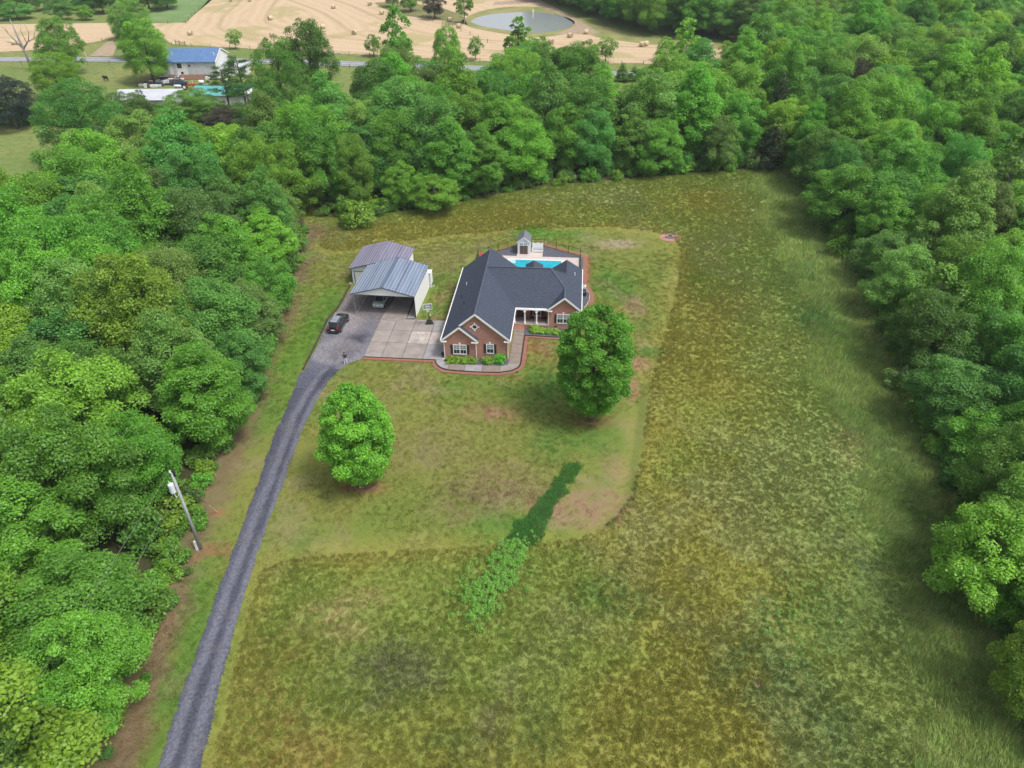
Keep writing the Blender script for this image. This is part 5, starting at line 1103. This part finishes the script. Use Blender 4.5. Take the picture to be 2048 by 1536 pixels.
# ------------------------------------------------------------------ cars
def car(name, label, cat, loc, rz, paint, suv, L=4.6, Wd=1.84, group=None):
    t = thing(name, label, cat, loc, rz, group)     # rear at y=0, front at y=L
    Ht = 1.68 if suv else 1.45; belt = 1.02 if suv else .92; hw = Wd/2
    # stations along the length: y, half width, deck height
    if suv: st = [(0,.78,.80),(.06,.86,1.0),(.35,.90,belt+.02),(1.2,.92,belt+.01),(2.6,.92,belt),(3.35,.91,.99),(4.1,.87,.90),(4.5,.78,.76),(L,.66,.62)]
    else: st = [(0,.74,.70),(.08,.84,.88),(.55,.89,.95),(1.2,.91,.94),(2.7,.91,.92),(3.4,.90,.88),(4.1,.86,.78),(4.5,.76,.66),(L,.62,.56)]
    mb = MB(); secs = []
    for (y, w_, z) in st:
        w2 = w_*hw/.92; pr = [(-w2*.90,.24),(-w2,.42),(-w2*1.0,z*.72),(-w2*.93,z-.05),(-w2*.80,z),(0,z+.03),(w2*.80,z),(w2*.93,z-.05),(w2,z*.72),(w2,.42),(w2*.90,.24)]
        secs.append([(a, y, b) for a, b in pr])
    for a, b in zip(secs, secs[1:]):
        for k in range(len(a)): j = (k+1) % len(a); mb.face([a[k], a[j], b[j], b[k]])
    mb.face(secs[0][::-1]); mb.face(secs[-1])
    bo = mb.build('body', paint, t, smooth=False, bevel=.0)
    # cabin
    if suv: cs_ = [(.12,.80,belt-.05,.60,belt+.02),(.42,.84,belt-.05,.68,Ht-.06),(1.2,.86,belt-.05,.70,Ht),(2.3,.86,belt-.05,.69,Ht-.03),(3.35,.82,belt-.06,.66,belt+.0)]
    else: cs_ = [(.62,.80,belt-.03,.58,belt+.02),(1.35,.84,belt-.03,.62,Ht-.03),(1.9,.85,belt-.03,.63,Ht),(2.4,.85,belt-.03,.62,Ht-.03),(3.35,.80,belt-.06,.60,belt-.0)]
    g = MB(); S_ = [[(-a*hw/.92,y,z0),(-b*hw/.92,y,z1),(b*hw/.92,y,z1),(a*hw/.92,y,z0)] for (y,a,z0,b,z1) in cs_]
    for a, b in zip(S_, S_[1:]):
        for k in range(3): g.face([a[k], a[k+1], b[k+1], b[k]])
    g.build('window', 'glass_dark', t)
    rf = MB(); P1 = S_[1:4]
    rf.prism([(p[1][0]-.02,p[1][1],p[1][2]+.015) for p in P1]+[(p[2][0]+.02,p[2][1],p[2][2]+.015) for p in P1[::-1]], (0,0,-.04)); rfo = rf.build('roof', paint, t)
    if suv:
        y = P1[0][1][1]+.1
        for k in range(3): MB().box(-.5,.5,y+.60*k,y+.52+.60*k,Ht-.03+(.0,.02,.0)[k],Ht+.035+(.0,.01,-.01)[k]).build('roof_panel', 'roof_glass', t)
        for s in (-1,1): MB().bar((s*.62,.6,Ht+.05),(s*.62,2.2,Ht+.04),.04,.04).build('roof_rail', 'alloy', t)
    pil = MB()
    for s in (0, 1):
        for a, b in zip(S_, S_[1:]):
            i0, i1 = (0,1) if s == 0 else (3,2); off = -.012 if s == 0 else .012
            pil.bar((a[i1][0]+off,a[i1][1],a[i1][2]),(b[i1][0]+off,b[i1][1],b[i1][2]),.05,.05)
        m = S_[2]; i0, i1 = (0,1) if s == 0 else (3,2); pil.bar(m[i0], m[i1], .05, .07)
    pil.build('pillar', paint if not suv else 'alloy', t)
    for s in (-1,1):
        for y in (.82, L-.88):
            wl = MB(); wl.tube([(s*(hw-.20),y,.34),(s*(hw+.02),y,.34)], .34, 18); wo2 = wl.build('wheel', 'rubber', t)
            MB().tube([(s*(hw-.1),y,.34),(s*(hw+.03),y,.34)], .21, 12).build('rim', 'alloy', wo2)
            MB().tube([(s*(hw-.03),y,.34),(s*(hw+.004),y,.34)], .40, 18).build('wheel_arch', 'rubber', t)
        zt = .88 if suv else .76
        MB().box(s*.62-.16,s*.62+.16,-.02,.10,zt-.09,zt+.10).build('tail_light', 'tail_red' if suv else 'lamp_clear', t)
        MB().box(s*.60-.14,s*.60+.14,L-.22,L-.02,.56,.68).build('headlight', 'lamp_clear', t)
        MB().box(s*(hw+.02)-.06,s*(hw+.02)+.06,2.85,3.0,belt-.02,belt+.12).build('mirror', paint, t)
    MB().box(-.26,.26,-.035,.02,.60 if suv else .52,.74 if suv else .64).build('number_plate', 'plate', t)
    MB().box(-.8,.8,-.06,.10,.28,.46).build('bumper', 'shutter' if suv else paint, t, bevel=.03); MB().box(-.72,.72,L-.1,L+.04,.26,.44).build('bumper', 'shutter', t, bevel=.03)
    return t
car('parked_suv', 'black sport utility car parked on the gravel left of the carport', 'car', (-25.05, 86.6, .05), R(-9), 'paint_black', True)
car('parked_car', 'silver-blue sedan parked under the carport roof', 'car', (-19.75, 93.55, .05), R(-7.2), 'paint_silver', False, 4.7)

# ------------------------------------------------------------------ person
def person(loc, rz):
    t = thing('person', 'person in dark top and white trousers standing on the gravel driveway', 'person', loc, rz)
    J = [(0,0,.95),(0,0,1.12),(0,0,1.38),(0,-.01,1.52),(0,-.02,1.64),(0,-.02,1.74),(.10,0,.88),(.13,-.02,.50),(.15,.02,.09),(.15,-.14,.04),(-.10,0,.88),(-.14,.02,.50),(-.17,.06,.09),(-.18,-.10,.04),
         (.19,0,1.42),(.25,-.02,1.16),(.20,-.20,1.02),(.15,-.27,1.02),(-.19,0,1.42),(-.25,-.02,1.16),(-.20,-.20,1.05),(-.15,-.27,1.06)]
    Ed = [(0,1),(1,2),(2,3),(3,4),(4,5),(0,6),(6,7),(7,8),(8,9),(0,10),(10,11),(11,12),(12,13),(2,14),(14,15),(15,16),(16,17),(2,18),(18,19),(19,20),(20,21)]
    rad = [.14,.13,.15,.06,.09,.08,.10,.07,.05,.04,.10,.07,.05,.04,.06,.045,.035,.03,.06,.045,.035,.03]
    me = bpy.data.meshes.new('body'); me.from_pydata(J, Ed, []); o = link('body', me, t)
    m = o.modifiers.new('skin', 'SKIN'); 
    sv = me.skin_vertices[0].data
    for k, v in enumerate(sv): v.radius = (rad[k], rad[k]); v.use_root = (k == 0)
    s = o.modifiers.new('sub', 'SUBSURF'); s.levels = 1; s.render_levels = 1
    pm2, pn2, pb2, po2 = _new('clothed_body'); g = pn2.nodes.new('ShaderNodeTexCoord'); sx = pn2.nodes.new('ShaderNodeSeparateXYZ'); pn2.links.new(g.outputs['Object'], sx.inputs[0])
    def gt(th): q = pn2.nodes.new('ShaderNodeMath'); q.operation = 'GREATER_THAN'; q.inputs[1].default_value = th; pn2.links.new(sx.outputs[2], q.inputs[0]); return q.outputs[0]
    c = mixc(pn2, (.60,.64,.70), (.02,.025,.035), gt(.98)); c = mixc(pn2, c, (.45,.28,.2), gt(1.50)); c = mixc(pn2, (.5,.5,.5), c, gt(.09)); pn2.links.new(c, pb2.inputs['Base Color']); pb2.inputs['Roughness'].default_value = .8
    me.materials.append(pm2)
    MB().tube([(0,0,1.62),(0,.01,1.70),(0,.01,1.80),(0,0,1.86)], [.09,.115,.10,.03], 10).build('hair', 'hair', t, smooth=True)
    for k in range(1): MB().box(-.09,.09,-.33,-.29,1.0,1.06).build('remote', 'black_metal', t)
person((-21.98, 79.25, .045), R(15))

# ------------------------------------------------------------------ power pole, wires
(pxp, pyp), = [(-30.38,47.59)]
pp = thing('power_pole', 'tall grey wooden power pole with transformer between the left wood and the driveway', 'power pole', (pxp, pyp, 0))
MB().tube([(0,0,-.1),(0,0,5),(0,0,10.1)], [.17,.145,.11], 12).build('pole', 'pole_wood', pp, smooth=True)
tf = MB(); tf.tube([(-.42,-.12,7.75),(-.42,-.12,7.8),(-.42,-.12,8.75),(-.42,-.12,8.82)], [.2,.26,.26,.2], 14); tfo = tf.build('transformer', 'transformer', pp, smooth=False)
MB().tube([(-.45,-.12,8.8),(-.5,-.14,9.15)], [.05,.03], 8).build('bushing', 'tank_white', tfo)
MB().bar((-.2,-.06,8.2),(0,0,8.2),.08,.3).build('bracket', 'tractor_red', pp)
ins_ = MB(); ins_.tube([(-.1,0,10.1),(-.12,0,10.32)], [.09,.06], 8); ins_.build('insulator', 'tank_white', pp)
MB().box(.03,.25,-.05,.12,9.6,10.25).build('cutout_switch', 'black_metal', pp)
MB().box(-.36,-.20,-.24,-.06,.0,1.25).build('meter_conduit', 'tank_white', pp)
MB().tube([(.1,.1,8.3),(.35,.25,9.2),(.1,.1,9.9)], .02, 5).build('jumper_wire', 'black_metal', pp); MB().tube([(-.45,-.12,7.8),(-.2,-.3,7.3),(0,-.1,7.5)], .03, 5).build('jumper_wire', 'tank_white', pp)
def wire(label, a, b, sag, r, mat='wire'):
    P = [(a[0]+(b[0]-a[0])*k/16, a[1]+(b[1]-a[1])*k/16, a[2]+(b[2]-a[2])*k/16-4*sag*(k/16)*(1-k/16)) for k in range(17)]
    o = MB().tube(P, r, 5).build('overhead_wire', mat); tag(o, label, 'wire')
wire('upper overhead wire running from the pole top over the left wood', (pxp-.1, pyp, 10.3), (-34.2, 10.0, 9.6), .6, .014)
wire('lower overhead wire running from the transformer over the left wood', (pxp-.3, pyp-.1, 7.9), (-32.2, 10.0, 6.6), .5, .012)
(gxp, gyp), = [(-30.42,52.51)]; o = MB().tube([(pxp, pyp, 9.9), (gxp, gyp, 0)], .016, 5).build('guy_wire', 'wire', pp, loc=(-pxp,-pyp,0)); 
gg = Vector((pxp-gxp, pyp-gyp, 9.9)).normalized(); g0 = Vector((gxp-pxp, gyp-pyp, 0)); MB().tube([tuple(g0), tuple(g0+gg*2.2)], .05, 6).build('guy_guard', 'hay', pp)
(ax_, ay_), = [(-144.04,266.11)]; t = thing('roadside_pole', 'pale leaning utility pole beside the road at the far left tree', 'power pole', (ax_, ay_, 0)); MB().tube([(0,0,0),(-1.6,.5,9.5)], [.2,.14], 8).build('pole', 'hay', t); MB().bar((-2.4,.5,9.1),(-.8,.5,9.1),.1,.1).build('crossarm', 'post_wood', t)

# dead tree
(dx_, dy_), = [(-154.24,249.94)]; dt = thing('dead_tree', 'leafless dead tree with forked bare limbs by the left hay field', 'tree', (dx_, dy_, 0))
db = MB(); db.tube([(0,0,0),(0,0,5),(-.5,0,9),(-1.0,0,15)], [.5,.4,.32,.12], 8); db.tube([(0,0,6),(-2,0,9),(-4.5,0,13)], [.32,.25,.1], 7); db.tube([(0,0,6.5),(2.0,0,8.4),(4.0,.3,9.2),(6,0,12.2)], [.28,.2,.14,.05], 6)
db.tube([(-1.0,0,7.5),(-3.4,0,8.2),(-5,0,8.6)], [.2,.15,.06], 6); db.tube([(2.2,0,8.5),(3.4,0,11),(2.8,0,14)], [.16,.1,.04], 5); db.tube([(1.5,0,8),(.8,.4,11.5),(1.8,0,13.5)], [.12,.08,.03], 5); db.tube([(-3.2,0,11),(-3.4,0,13.2)], [.1,.03], 5)
db.build('trunk', 'bark_pale', dt, smooth=True)
# sparse pine before the barn
def pine(uvbase, Ht, label, seed):
    (x, y), = uvbase; rgp = random.Random(seed); t = thing('pine_tree', label, 'tree', (x, y, 0)); tb = MB(); tb.tube([(0,0,0),(.3,0,Ht*.5),(0,0,Ht)], [.28,.2,.06], 8); cs2 = []
    for k in range(26):
        z = Ht*(.38+.6*k/26); a = rgp.uniform(0,6.28); r = (1-((z/Ht-.5)/.55)**2*.7)*4.4*rgp.uniform(.55,1)
        e = (r*math.cos(a), r*math.sin(a), z+rgp.uniform(-.3,.9)); tb.tube([(0,0,z-.4),(e[0]*.6,e[1]*.6,e[2]-.2),e], [.08,.05,.02], 5); cs2.append(e); cs2.append((e[0]*.62, e[1]*.62, e[2]-.15))
    tb.build('trunk', 'bark', t)
    rg = np.random.default_rng(seed); C = np.array(cs2); m = 6500; li = rg.integers(0, len(C), m); p = C[li]+rg.normal(0, .42, (m,3))*np.array([1.2,1.2,.45]); nrm = rg.normal(0,1,(m,3)); nrm[:,2] = abs(nrm[:,2])+.3; nrm /= np.linalg.norm(nrm,axis=1)[:,None]
    a = np.cross(nrm, rg.normal(0,1,(m,3))); a /= np.linalg.norm(a,axis=1)[:,None]; b = np.cross(nrm,a); L = .22
    V = np.stack([p-a*L, p+b*L*.25, p+a*L, p-b*L*.25], 1).reshape(-1,3); link('crown', rawmesh('crown', V, np.arange(m*4).reshape(-1,4), LEAF['dark green'], tint=np.repeat(rg.random(m)*.5,4)), t)
pine([(-73.00,195.28)], 12, 'dark sparse pine standing before the green-roofed barn', 4); pine([(-70.12,199.82)], 14, 'dark sparse pine at the right end of the green-roofed barn', 9)
pine([(-58.05,167.42)], 15, 'thin half-bare pine right of the brownish scrub', 12)

# ------------------------------------------------------------------ far farm
FA = R(0.0)
fh = thing('farmhouse', 'weathered grey-white farmhouse with bright blue roof', 'house', (-105.8, 235.5, 0), R(0))
MB().prism([(0,0,0),(16.6,0,0),(16.6,0,5.1),(0,0,5.1)], (0,12,0)).build('wall', 'grey_board', fh); MB().box(1.5,14.5,-.06,-.003,0,1.3).build('foundation', 'brick', fh)
MB().prism([(-.4,-.5,5.0),(16.9,-.5,5.0),(16.9,6.2,7.6),(-.4,6.2,7.6)], (0,0,-.15)).build('roof', 'blue_roof', fh); MB().prism([(-.4,6.2,7.6),(16.9,6.2,7.6),(16.9,12.6,5.0),(-.4,12.6,5.0)], (0,0,-.15)).build('roof', 'blue_roof', fh)
MB().prism([(16.62,0,0),(16.62,12,0),(16.62,12,5.0),(16.62,6.2,7.4),(16.62,0,4.9)], (.05,0,0)).build('gable_wall', 'tank_white', fh)
for a, b in (((16.95,-.5,4.9),(16.95,6.2,7.55)),((16.95,6.2,7.55),(16.95,12.6,4.9))): MB().bar(a, b, .1, .3).build('rake_board', 'white_trim', fh)
for k in range(12): MB().box(.15+1.1*k, 1.18+1.1*k, -.05, -.002, 1.4 if k not in (4,5,6) else .9, 4.85).build('wall_panel', ['grey_board','grey_board','tank_white','grey_board','tank_white','tank_white','tank_white','pale_roof','pale_roof','grey_board','pale_roof','grey_board'][k], fh)
for (x0, x1, z0, z1) in ((4.9,6.3,3.2,4.6),(8.3,9.0,3.6,4.2),(5.6,6.4,1.5,2.2)):
    w_ = MB().box(x0-.1,x1+.1,-.10,-.052,z0-.1,z1+.1).build('window', 'white_trim', fh); MB().box(x0,x1,-.12,-.101,z0,z1).build('pane', 'glass_dark', w_)
for x in (3.0, 15.8): MB().tube([(x,2.8,6.2),(x,2.8,7.0)], .12, 8).build('vent_pipe', 'tank_white', fh)
st_ = MB(); st_.bar((4.0,-2.2,.1),(5.6,-.4,2.0),.3,.12); st_.bar((4.0,-2.2,.8),(5.6,-.4,2.8),.06,.06); st_.build('stairs', 'tank_white', fh)
an = thing('farm_annex', 'small white lean-to room at the right end of the blue-roofed farmhouse', 'shed', (-88.2, 239.5, 0)); MB().box(0,6.5,0,5,0,2.6).build('wall', 'tank_white', an); MB().prism([(-.2,-.2,2.6),(6.7,-.2,2.6),(6.7,5.2,3.0),(-.2,5.2,3.0)], (0,0,-.1)).build('roof', 'pale_roof', an)
gb_ = thing('green_barn', 'low white barn with pale turquoise metal roof', 'barn', (-87.0, 206.5, 0), R(-3))
MB().prism([(0,0,0),(0,10,0),(0,10,2.9),(0,5,3.9),(0,0,2.6)], (15.6,0,0)).build('wall', 'tank_white', gb_)
MB().prism([(-.3,-.5,2.55),(15.9,-.5,2.55),(15.9,4.9,3.95),(-.3,4.9,3.95)], (0,0,-.1)).build('roof', 'green_roof', gb_); MB().prism([(-.3,4.9,3.95),(15.9,4.9,3.95),(15.9,10.4,2.85),(-.3,10.4,2.85)], (0,0,-.1)).build('roof', 'green_roof', gb_)
for k in range(17): MB().box(-.25+k*1.0,-.19+k*1.0,-.45,4.85,2.6,2.62).build('roof_seam', 'green_roof', gb_)
MB().bar((-.3,4.9,3.99),(15.9,4.9,3.99),.4,.08).build('ridge_cap', 'dark_trim', gb_)
ps = thing('pale_shed', 'long shed with pale white metal roof half hidden by scrub', 'shed', (-107.5, 202.5, 0), R(0)); MB().prism([(0,0,0),(0,7.5,0),(0,7.5,3.2),(0,0,2.4)], (17,0,0)).build('wall', 'grey_board', ps); MB().prism([(-.4,-.4,2.45),(17.4,-.4,2.45),(17.4,8,3.3),(-.4,8,3.3)], (0,0,-.1)).build('roof', 'pale_roof', ps)
ws = thing('white_shed', 'white shed wall at the right end of the turquoise-roofed barn', 'shed', (-73.6, 205.5, 0)); MB().box(0,3.6,0,4,0,3.0).build('wall', 'tank_white', ws); MB().prism([(-.2,-.2,3.0),(3.8,-.2,3.0),(3.8,4.2,3.5),(-.2,4.2,3.5)], (0,0,-.1)).build('roof', 'tank_white', ws)
def tank(uv, r, L, label):
    (x, y), = uv; t = thing('storage_tank', label, 'tank', (x, y, 0), random.uniform(-.4,.4)); MB().tube([(-L/2-.2,0,r+.15),(-L/2,0,r+.15),(L/2,0,r+.15),(L/2+.2,0,r+.15)], [r*.5,r,r,r*.5], 12).build('shell', 'tank_white', t, smooth=True); MB().box(-L/3,-L/3+.15,-r*.7,r*.7,0,.3).box(L/3-.15,L/3,-r*.7,r*.7,0,.3).build('cradle', 'post_wood', t)
tank([(-91.06,231.75)], .75, .9, 'small round white tank left of the barn roof'); tank([(-92.38,229.40)], .5, 1.2, 'white tank lying between tractor and farmhouse'); tank([(-85.15,230.29)], .6, 1.0, 'white tank behind the turquoise barn roof'); tank([(-95.81,236.27)], .5, 2.0, 'white tank below the farmhouse stairs'); tank([(-97.81,224.93)], .4, 1.8, 'low white tank left of the red tractor')
def tractor():
    (x, y), = [(-94.24,223.64)]; t = thing('tractor', 'faded red old tractor behind the pale-roofed shed', 'tractor', (x, y, 0), R(-80))
    MB().box(-.5,.5,.2,2.3,.9,1.6).build('hood', 'tractor_red', t, bevel=.1); MB().box(-.8,.8,-1.4,.2,.7,1.2).build('chassis', 'tractor_red', t, bevel=.08); MB().box(-.3,.3,-.6,-.1,1.2,1.7).build('seat', 'black_metal', t); MB().tube([(.2,1.6,1.6),(.2,1.6,2.5)], .07, 6).build('exhaust', 'tank_white', t)
    for s in (-1,1):
        for (yy, r) in ((-.8,.8),(1.8,.45)):
            w_ = MB().tube([(s*.75,yy,r),(s*1.1,yy,r)], r, 16).build('wheel', 'rubber', t); MB().tube([(s*.8,yy,r),(s*1.13,yy,r)], r*.5, 10).build('rim', 'tank_white', w_)
tractor()
M('paint_navy', (.03,.04,.08), (.04,.05,.1), 3, .25, coat=.5)
(cx1, cy1), = [(-98.79,229.66)]; car('parked_truck', 'dark blue car parked below the left end of the farmhouse', 'car', (cx1-2, cy1-1, 0), R(-85), 'paint_navy', True, 4.6)
def junk(uv, n, label, seed):
    (x, y), = uv; r_ = random.Random(seed); t = thing('scrap_pile', label, 'scrap pile', (x, y, 0))
    for k in range(n):
        a, b = r_.uniform(-3.5,3.5), r_.uniform(-2.2,2.2); s = r_.uniform(.4,1.2); MB().prism([(a-s,b-s*.5,0),(a+s,b-s*.6,0),(a+s*.8,b+s*.5,0),(a-s*.7,b+s*.6,0)], (r_.uniform(-.3,.3),0,r_.uniform(.3,1.2))).build('scrap_piece', r_.choice(['junk_rust','junk_rust','post_wood','paint_navy','tank_white']), t)
junk([(-107.47,227.65)], 22, 'long scrap pile beneath the big tree by the farmhouse', 1); junk([(-104.30,229.89)], 16, 'rusty scrap pile between the big tree and the dark blue car', 2); junk([(-103.09,234.71)], 8, 'small scrap pile at the left corner of the farmhouse', 3)
def cow(uv, label, rz=0):
    (x, y), = uv; t = thing('cow', label, 'cow', (x, y, 0), rz)
    J = [(0,.7,1.15),(0,-.1,1.2),(0,-.75,1.15),(0,1.15,1.3),(0,1.45,1.2),(.2,.6,.62),(.2,.62,.08),(-.2,.6,.62),(-.2,.62,.08),(.2,-.7,.72),(.2,-.78,.45),(.2,-.7,.08),(-.2,-.7,.72),(-.2,-.78,.45),(-.2,-.7,.08),(0,-.98,1.1),(0,-1.05,.6)]
    Ed = [(1,0),(1,2),(0,3),(3,4),(0,5),(5,6),(0,7),(7,8),(2,9),(9,10),(10,11),(2,12),(12,13),(13,14),(2,15),(15,16)]; rad = [.36,.40,.34,.2,.12,.12,.06,.12,.06,.15,.08,.06,.15,.08,.06,.03,.03]
    me = bpy.data.meshes.new('body'); me.from_pydata(J, Ed, []); o = link('body', me, t); o.modifiers.new('skin', 'SKIN')
    for k, v in enumerate(me.skin_vertices[0].data): v.radius = (rad[k], rad[k]); v.use_root = (k == 1)
    s = o.modifiers.new('sub', 'SUBSURF'); s.levels = 1; s.render_levels = 1; me.materials.append(MATS['cow_black'])
cow([(-5.77,219.48)], 'dark cow grazing in the pasture gap between wood and road', R(80)); cow([(-123.14,234.32)], 'dark cow lying left of the scrap pile under the farm trees', R(70)); 
# fences along the road
def wirefence(label, P, step, h=1.3):
    f = thing('wire_fence', label, 'fence')
    for a, b in zip(P, P[1:]):
        L = math.hypot(b[0]-a[0], b[1]-a[1]); n = max(1, round(L/step))
        for k in range(n):
            x, y = a[0]+(b[0]-a[0])*k/n, a[1]+(b[1]-a[1])*k/n; MB().tube([(x,y,0),(x+random.uniform(-.05,.05),y,h)], .09, 6).build('post', 'post_wood', f)
        wv = MB()
        for z in (.35,.75,1.15): wv.bar((a[0],a[1],z),(b[0],b[1],z),.02,.02)
        wv.build('wire', 'wire', f)
wirefence('wire fence with wooden posts between hay field and road', [(-122.03,285.39), (-91.50,277.11), (-47.11,264.61), (-9.39,253.93), (29.42,248.62), (50.19,247.67), (73.99,246.59)], 8)
wirefence('wire fence with wooden posts on the near side of the road', [(-177.05,257.27), (-168.95,257.62), (-131.66,255.92), (-87.70,252.52), (-50.90,247.40), (-31.26,243.82), (-5.83,238.76), (40.72,228.02)], 8)
wirefence('wire fence from the road up past the left hay field', [(-178.23,273.98), (-164.15,279.00), (-157.31,288.91), (-151.34,293.97), (-150.29,301.35)], 7)
wirefence('wire fence crossing the hay field below the pond', [(-35.47,337.38), (-22.00,313.34), (-14.55,299.94), (-7.61,285.75), (-2.46,275.22)], 8)
wirefence('wire fence between the green field and the hay field', [(-147.58,328.94), (-133.25,330.36), (-136.83,346.97), (-141.79,374.82)], 9)
gt = thing('field_gate', 'wooden rail gate at the left end of the hay field fence', 'gate'); gp3 = [(-121.72,288.00), (-119.90,287.03), (-117.22,285.15)]
for p in gp3: MB().tube([(p[0],p[1],0),(p[0],p[1],1.6)], .12, 6).build('post', 'post_wood', gt)
for z in (.6, 1.1): MB().bar((*gp3[0],z),(*gp3[2],z),.08,.14).build('rail', 'post_wood', gt)

# hay bales
BL = [("29,87",'hay bale in the left hay field beside the dead tree'),("170,86",'pale hay bale at the far left road gate'),("381,69",'hay bale alone behind the blue-roofed farmhouse'),("541,38",'hay bale left of centre high in the hay field'),
      ("545,72",'hay bale above the tall broad trees, lower one'),("603,65",'hay bale above the tall broad trees, right of the lower one'),("646,55",'second bale of the slanting pair in the middle of the hay field'),("667,15",'hay bale near the picture top in the middle of the hay field'),
      ("709,67",'hay bale left of the ragged narrow tree'),("740,10",'hay bale near the picture top left of the two dark trees'),("764,28",'hay bale below the two dark top trees'),("788,23",'hay bale at the tip of the grass strip'),
      ("899,42",'hay bale between purplish tree and pond, upper'),("918,55",'hay bale between purplish tree and pond, lower'),("1140,73",'hay bale just below the right pond bank, left of two'),("1172,66",'hay bale just below the right pond bank, right of two'),
      ("1181,84",'hay bale above the lone young fence tree'),("1193,101",'hay bale touching the left side of the lone young fence tree'),("1102,86",'hay bale right of the pond tree'),("1284,91",'left of two touching hay bales'),("1291,90",'right of two touching hay bales'),
      ("1421,95",'hay bale behind the far open-crowned tree'),("1500,92",'rightmost hay bale, close to the far wood'),("1367,92",'hay bale seen through the far open-crowned tree'),("1384,91",'second hay bale seen through the far open-crowned tree'),
      ("500,1",'leftmost of two hay bales on the upper picture edge'),("462,1.5",'hay bale on the upper picture edge beside the green field')]
BPTS = [(-182.55,291.06), (-155.80,288.83), (-122.67,305.68), (-99.91,336.45), (-89.55,300.08), (-79.98,306.36), (-73.68,316.19), (-78.76,363.97), (-58.96,303.27), (-63.40,371.23), (-54.51,346.98), (-49.92,351.73), (-24.16,328.63), (-19.49,314.24), (22.93,293.24), (29.44,299.53), (29.59,282.98), (30.32,268.73), (15.34,282.83), (47.11,276.10), (48.47,276.87), (70.45,272.44), (84.49,273.40), (61.45,274.55), (64.58,275.23), (-122.94,386.64), (-132.18,387.24)]
def bale_mesh():
    mb = MB(); mb.tube([(-.72,0,.78),(-.66,0,.78),(0,0,.78),(.66,0,.78),(.72,0,.78)], [.74,.80,.81,.80,.74], 20); return mb.mesh('bale_body', 'hay', True)
bm_ = bale_mesh(); be_ = MB(); be_.tube([(-.735,0,.78),(-.722,0,.78)], [.6,.70], 18); be_.tube([(.722,0,.78),(.735,0,.78)], [.70,.6], 18); bem = be_.mesh('bale_end', 'hay_end')
for (uv_, l), p in zip(BL, BPTS):
    t = thing('hay_bale', l, 'hay bale', (*p, 0), random.uniform(-.9,.9)+1.57*(random.random() < .4), 'round hay bales in the mown field'); t.scale = (1.1,1.1,1.05); link('body', bm_, t); link('end_face', bem, t)
# fire pit, post in pond, culvert etc.
(fx_, fy_), = [(27.99,117.56)]; t = thing('fire_pit', 'small grey stone fire pit on a round red gravel patch in the meadow edge', 'fire pit', (fx_, fy_, .02))
for k in range(10):
    a = k*2*math.pi/10; x, y = .62*math.cos(a), .5*math.sin(a); MB().prism([(x-.16,y-.13,0),(x+.16,y-.12,0),(x+.14,y+.13,0),(x-.15,y+.12,0)], (0,0,.28)).build('stone', 'stone', t)
MB().box(-.3,.3,-.25,.25,0,.12).build('ash_bed', 'black_metal', t)
pch = MB(); 
pch.face([(fx_+1.75*math.cos(k*.35), fy_+1.75*math.sin(k*.35), .045) for k in range(18)]); struct(pch.build('gravel_patch', M('pink_gravel', (.42,.22,.18), (.30,.17,.14), 4, .95, detail=7, bmp=.3)))
(wx_, wy_), = [(10.71,345.54)]; t = thing('pond_marker', 'small white overflow post at the far pond bank', 'post', (wx_, wy_, 0)); MB().tube([(0,0,0),(0,0,1.3)], .3, 8).build('pipe', 'tank_white', t); MB().tube([(0,0,1.3),(0,0,1.5)], [.42,.3], 8).build('cap', 'tank_white', t)
(wx_, wy_), = [(-35.91,109.88)]; t = thing('brush_pile', 'brown brush pile at the driveway edge of the left wood', 'brush pile', (wx_, wy_, 0))
rb = random.Random(3)
for k in range(26):
    a, b, c = rb.uniform(0,3.14), rb.uniform(-1.6,1.6), rb.uniform(-1,1); L = rb.uniform(.5,1.3); MB().tube([(b-math.cos(a)*L,c-math.sin(a)*L,rb.uniform(.05,.5)),(b+math.cos(a)*L,c+math.sin(a)*L,rb.uniform(.05,.8))], .05, 5).build('branch', 'bark_pale' if k % 3 else 'junk_rust', t)
print('TREES', len(trees), 'rest', len(rest), 'objects', len(bpy.data.objects))

# thin summer haze over the whole place
hz = MB().box(-640, 640, -140, 800, -1.2, 56)
hm = bpy.data.materials.new('haze'); hm.use_nodes = True; hn = hm.node_tree; hn.nodes.clear(); ho = hn.nodes.new('ShaderNodeOutputMaterial'); hv = hn.nodes.new('ShaderNodeVolumePrincipled')
hv.inputs['Color'].default_value = (.82,.90,1,1); hv.inputs['Density'].default_value = .00013; hv.inputs['Anisotropy'].default_value = 0.0; hn.links.new(hv.outputs[0], ho.inputs['Volume'])
MATS['haze'] = hm; tag(hz.build('haze', 'haze'), 'thin pale haze in the air over the far fields', 'haze', kind='stuff')
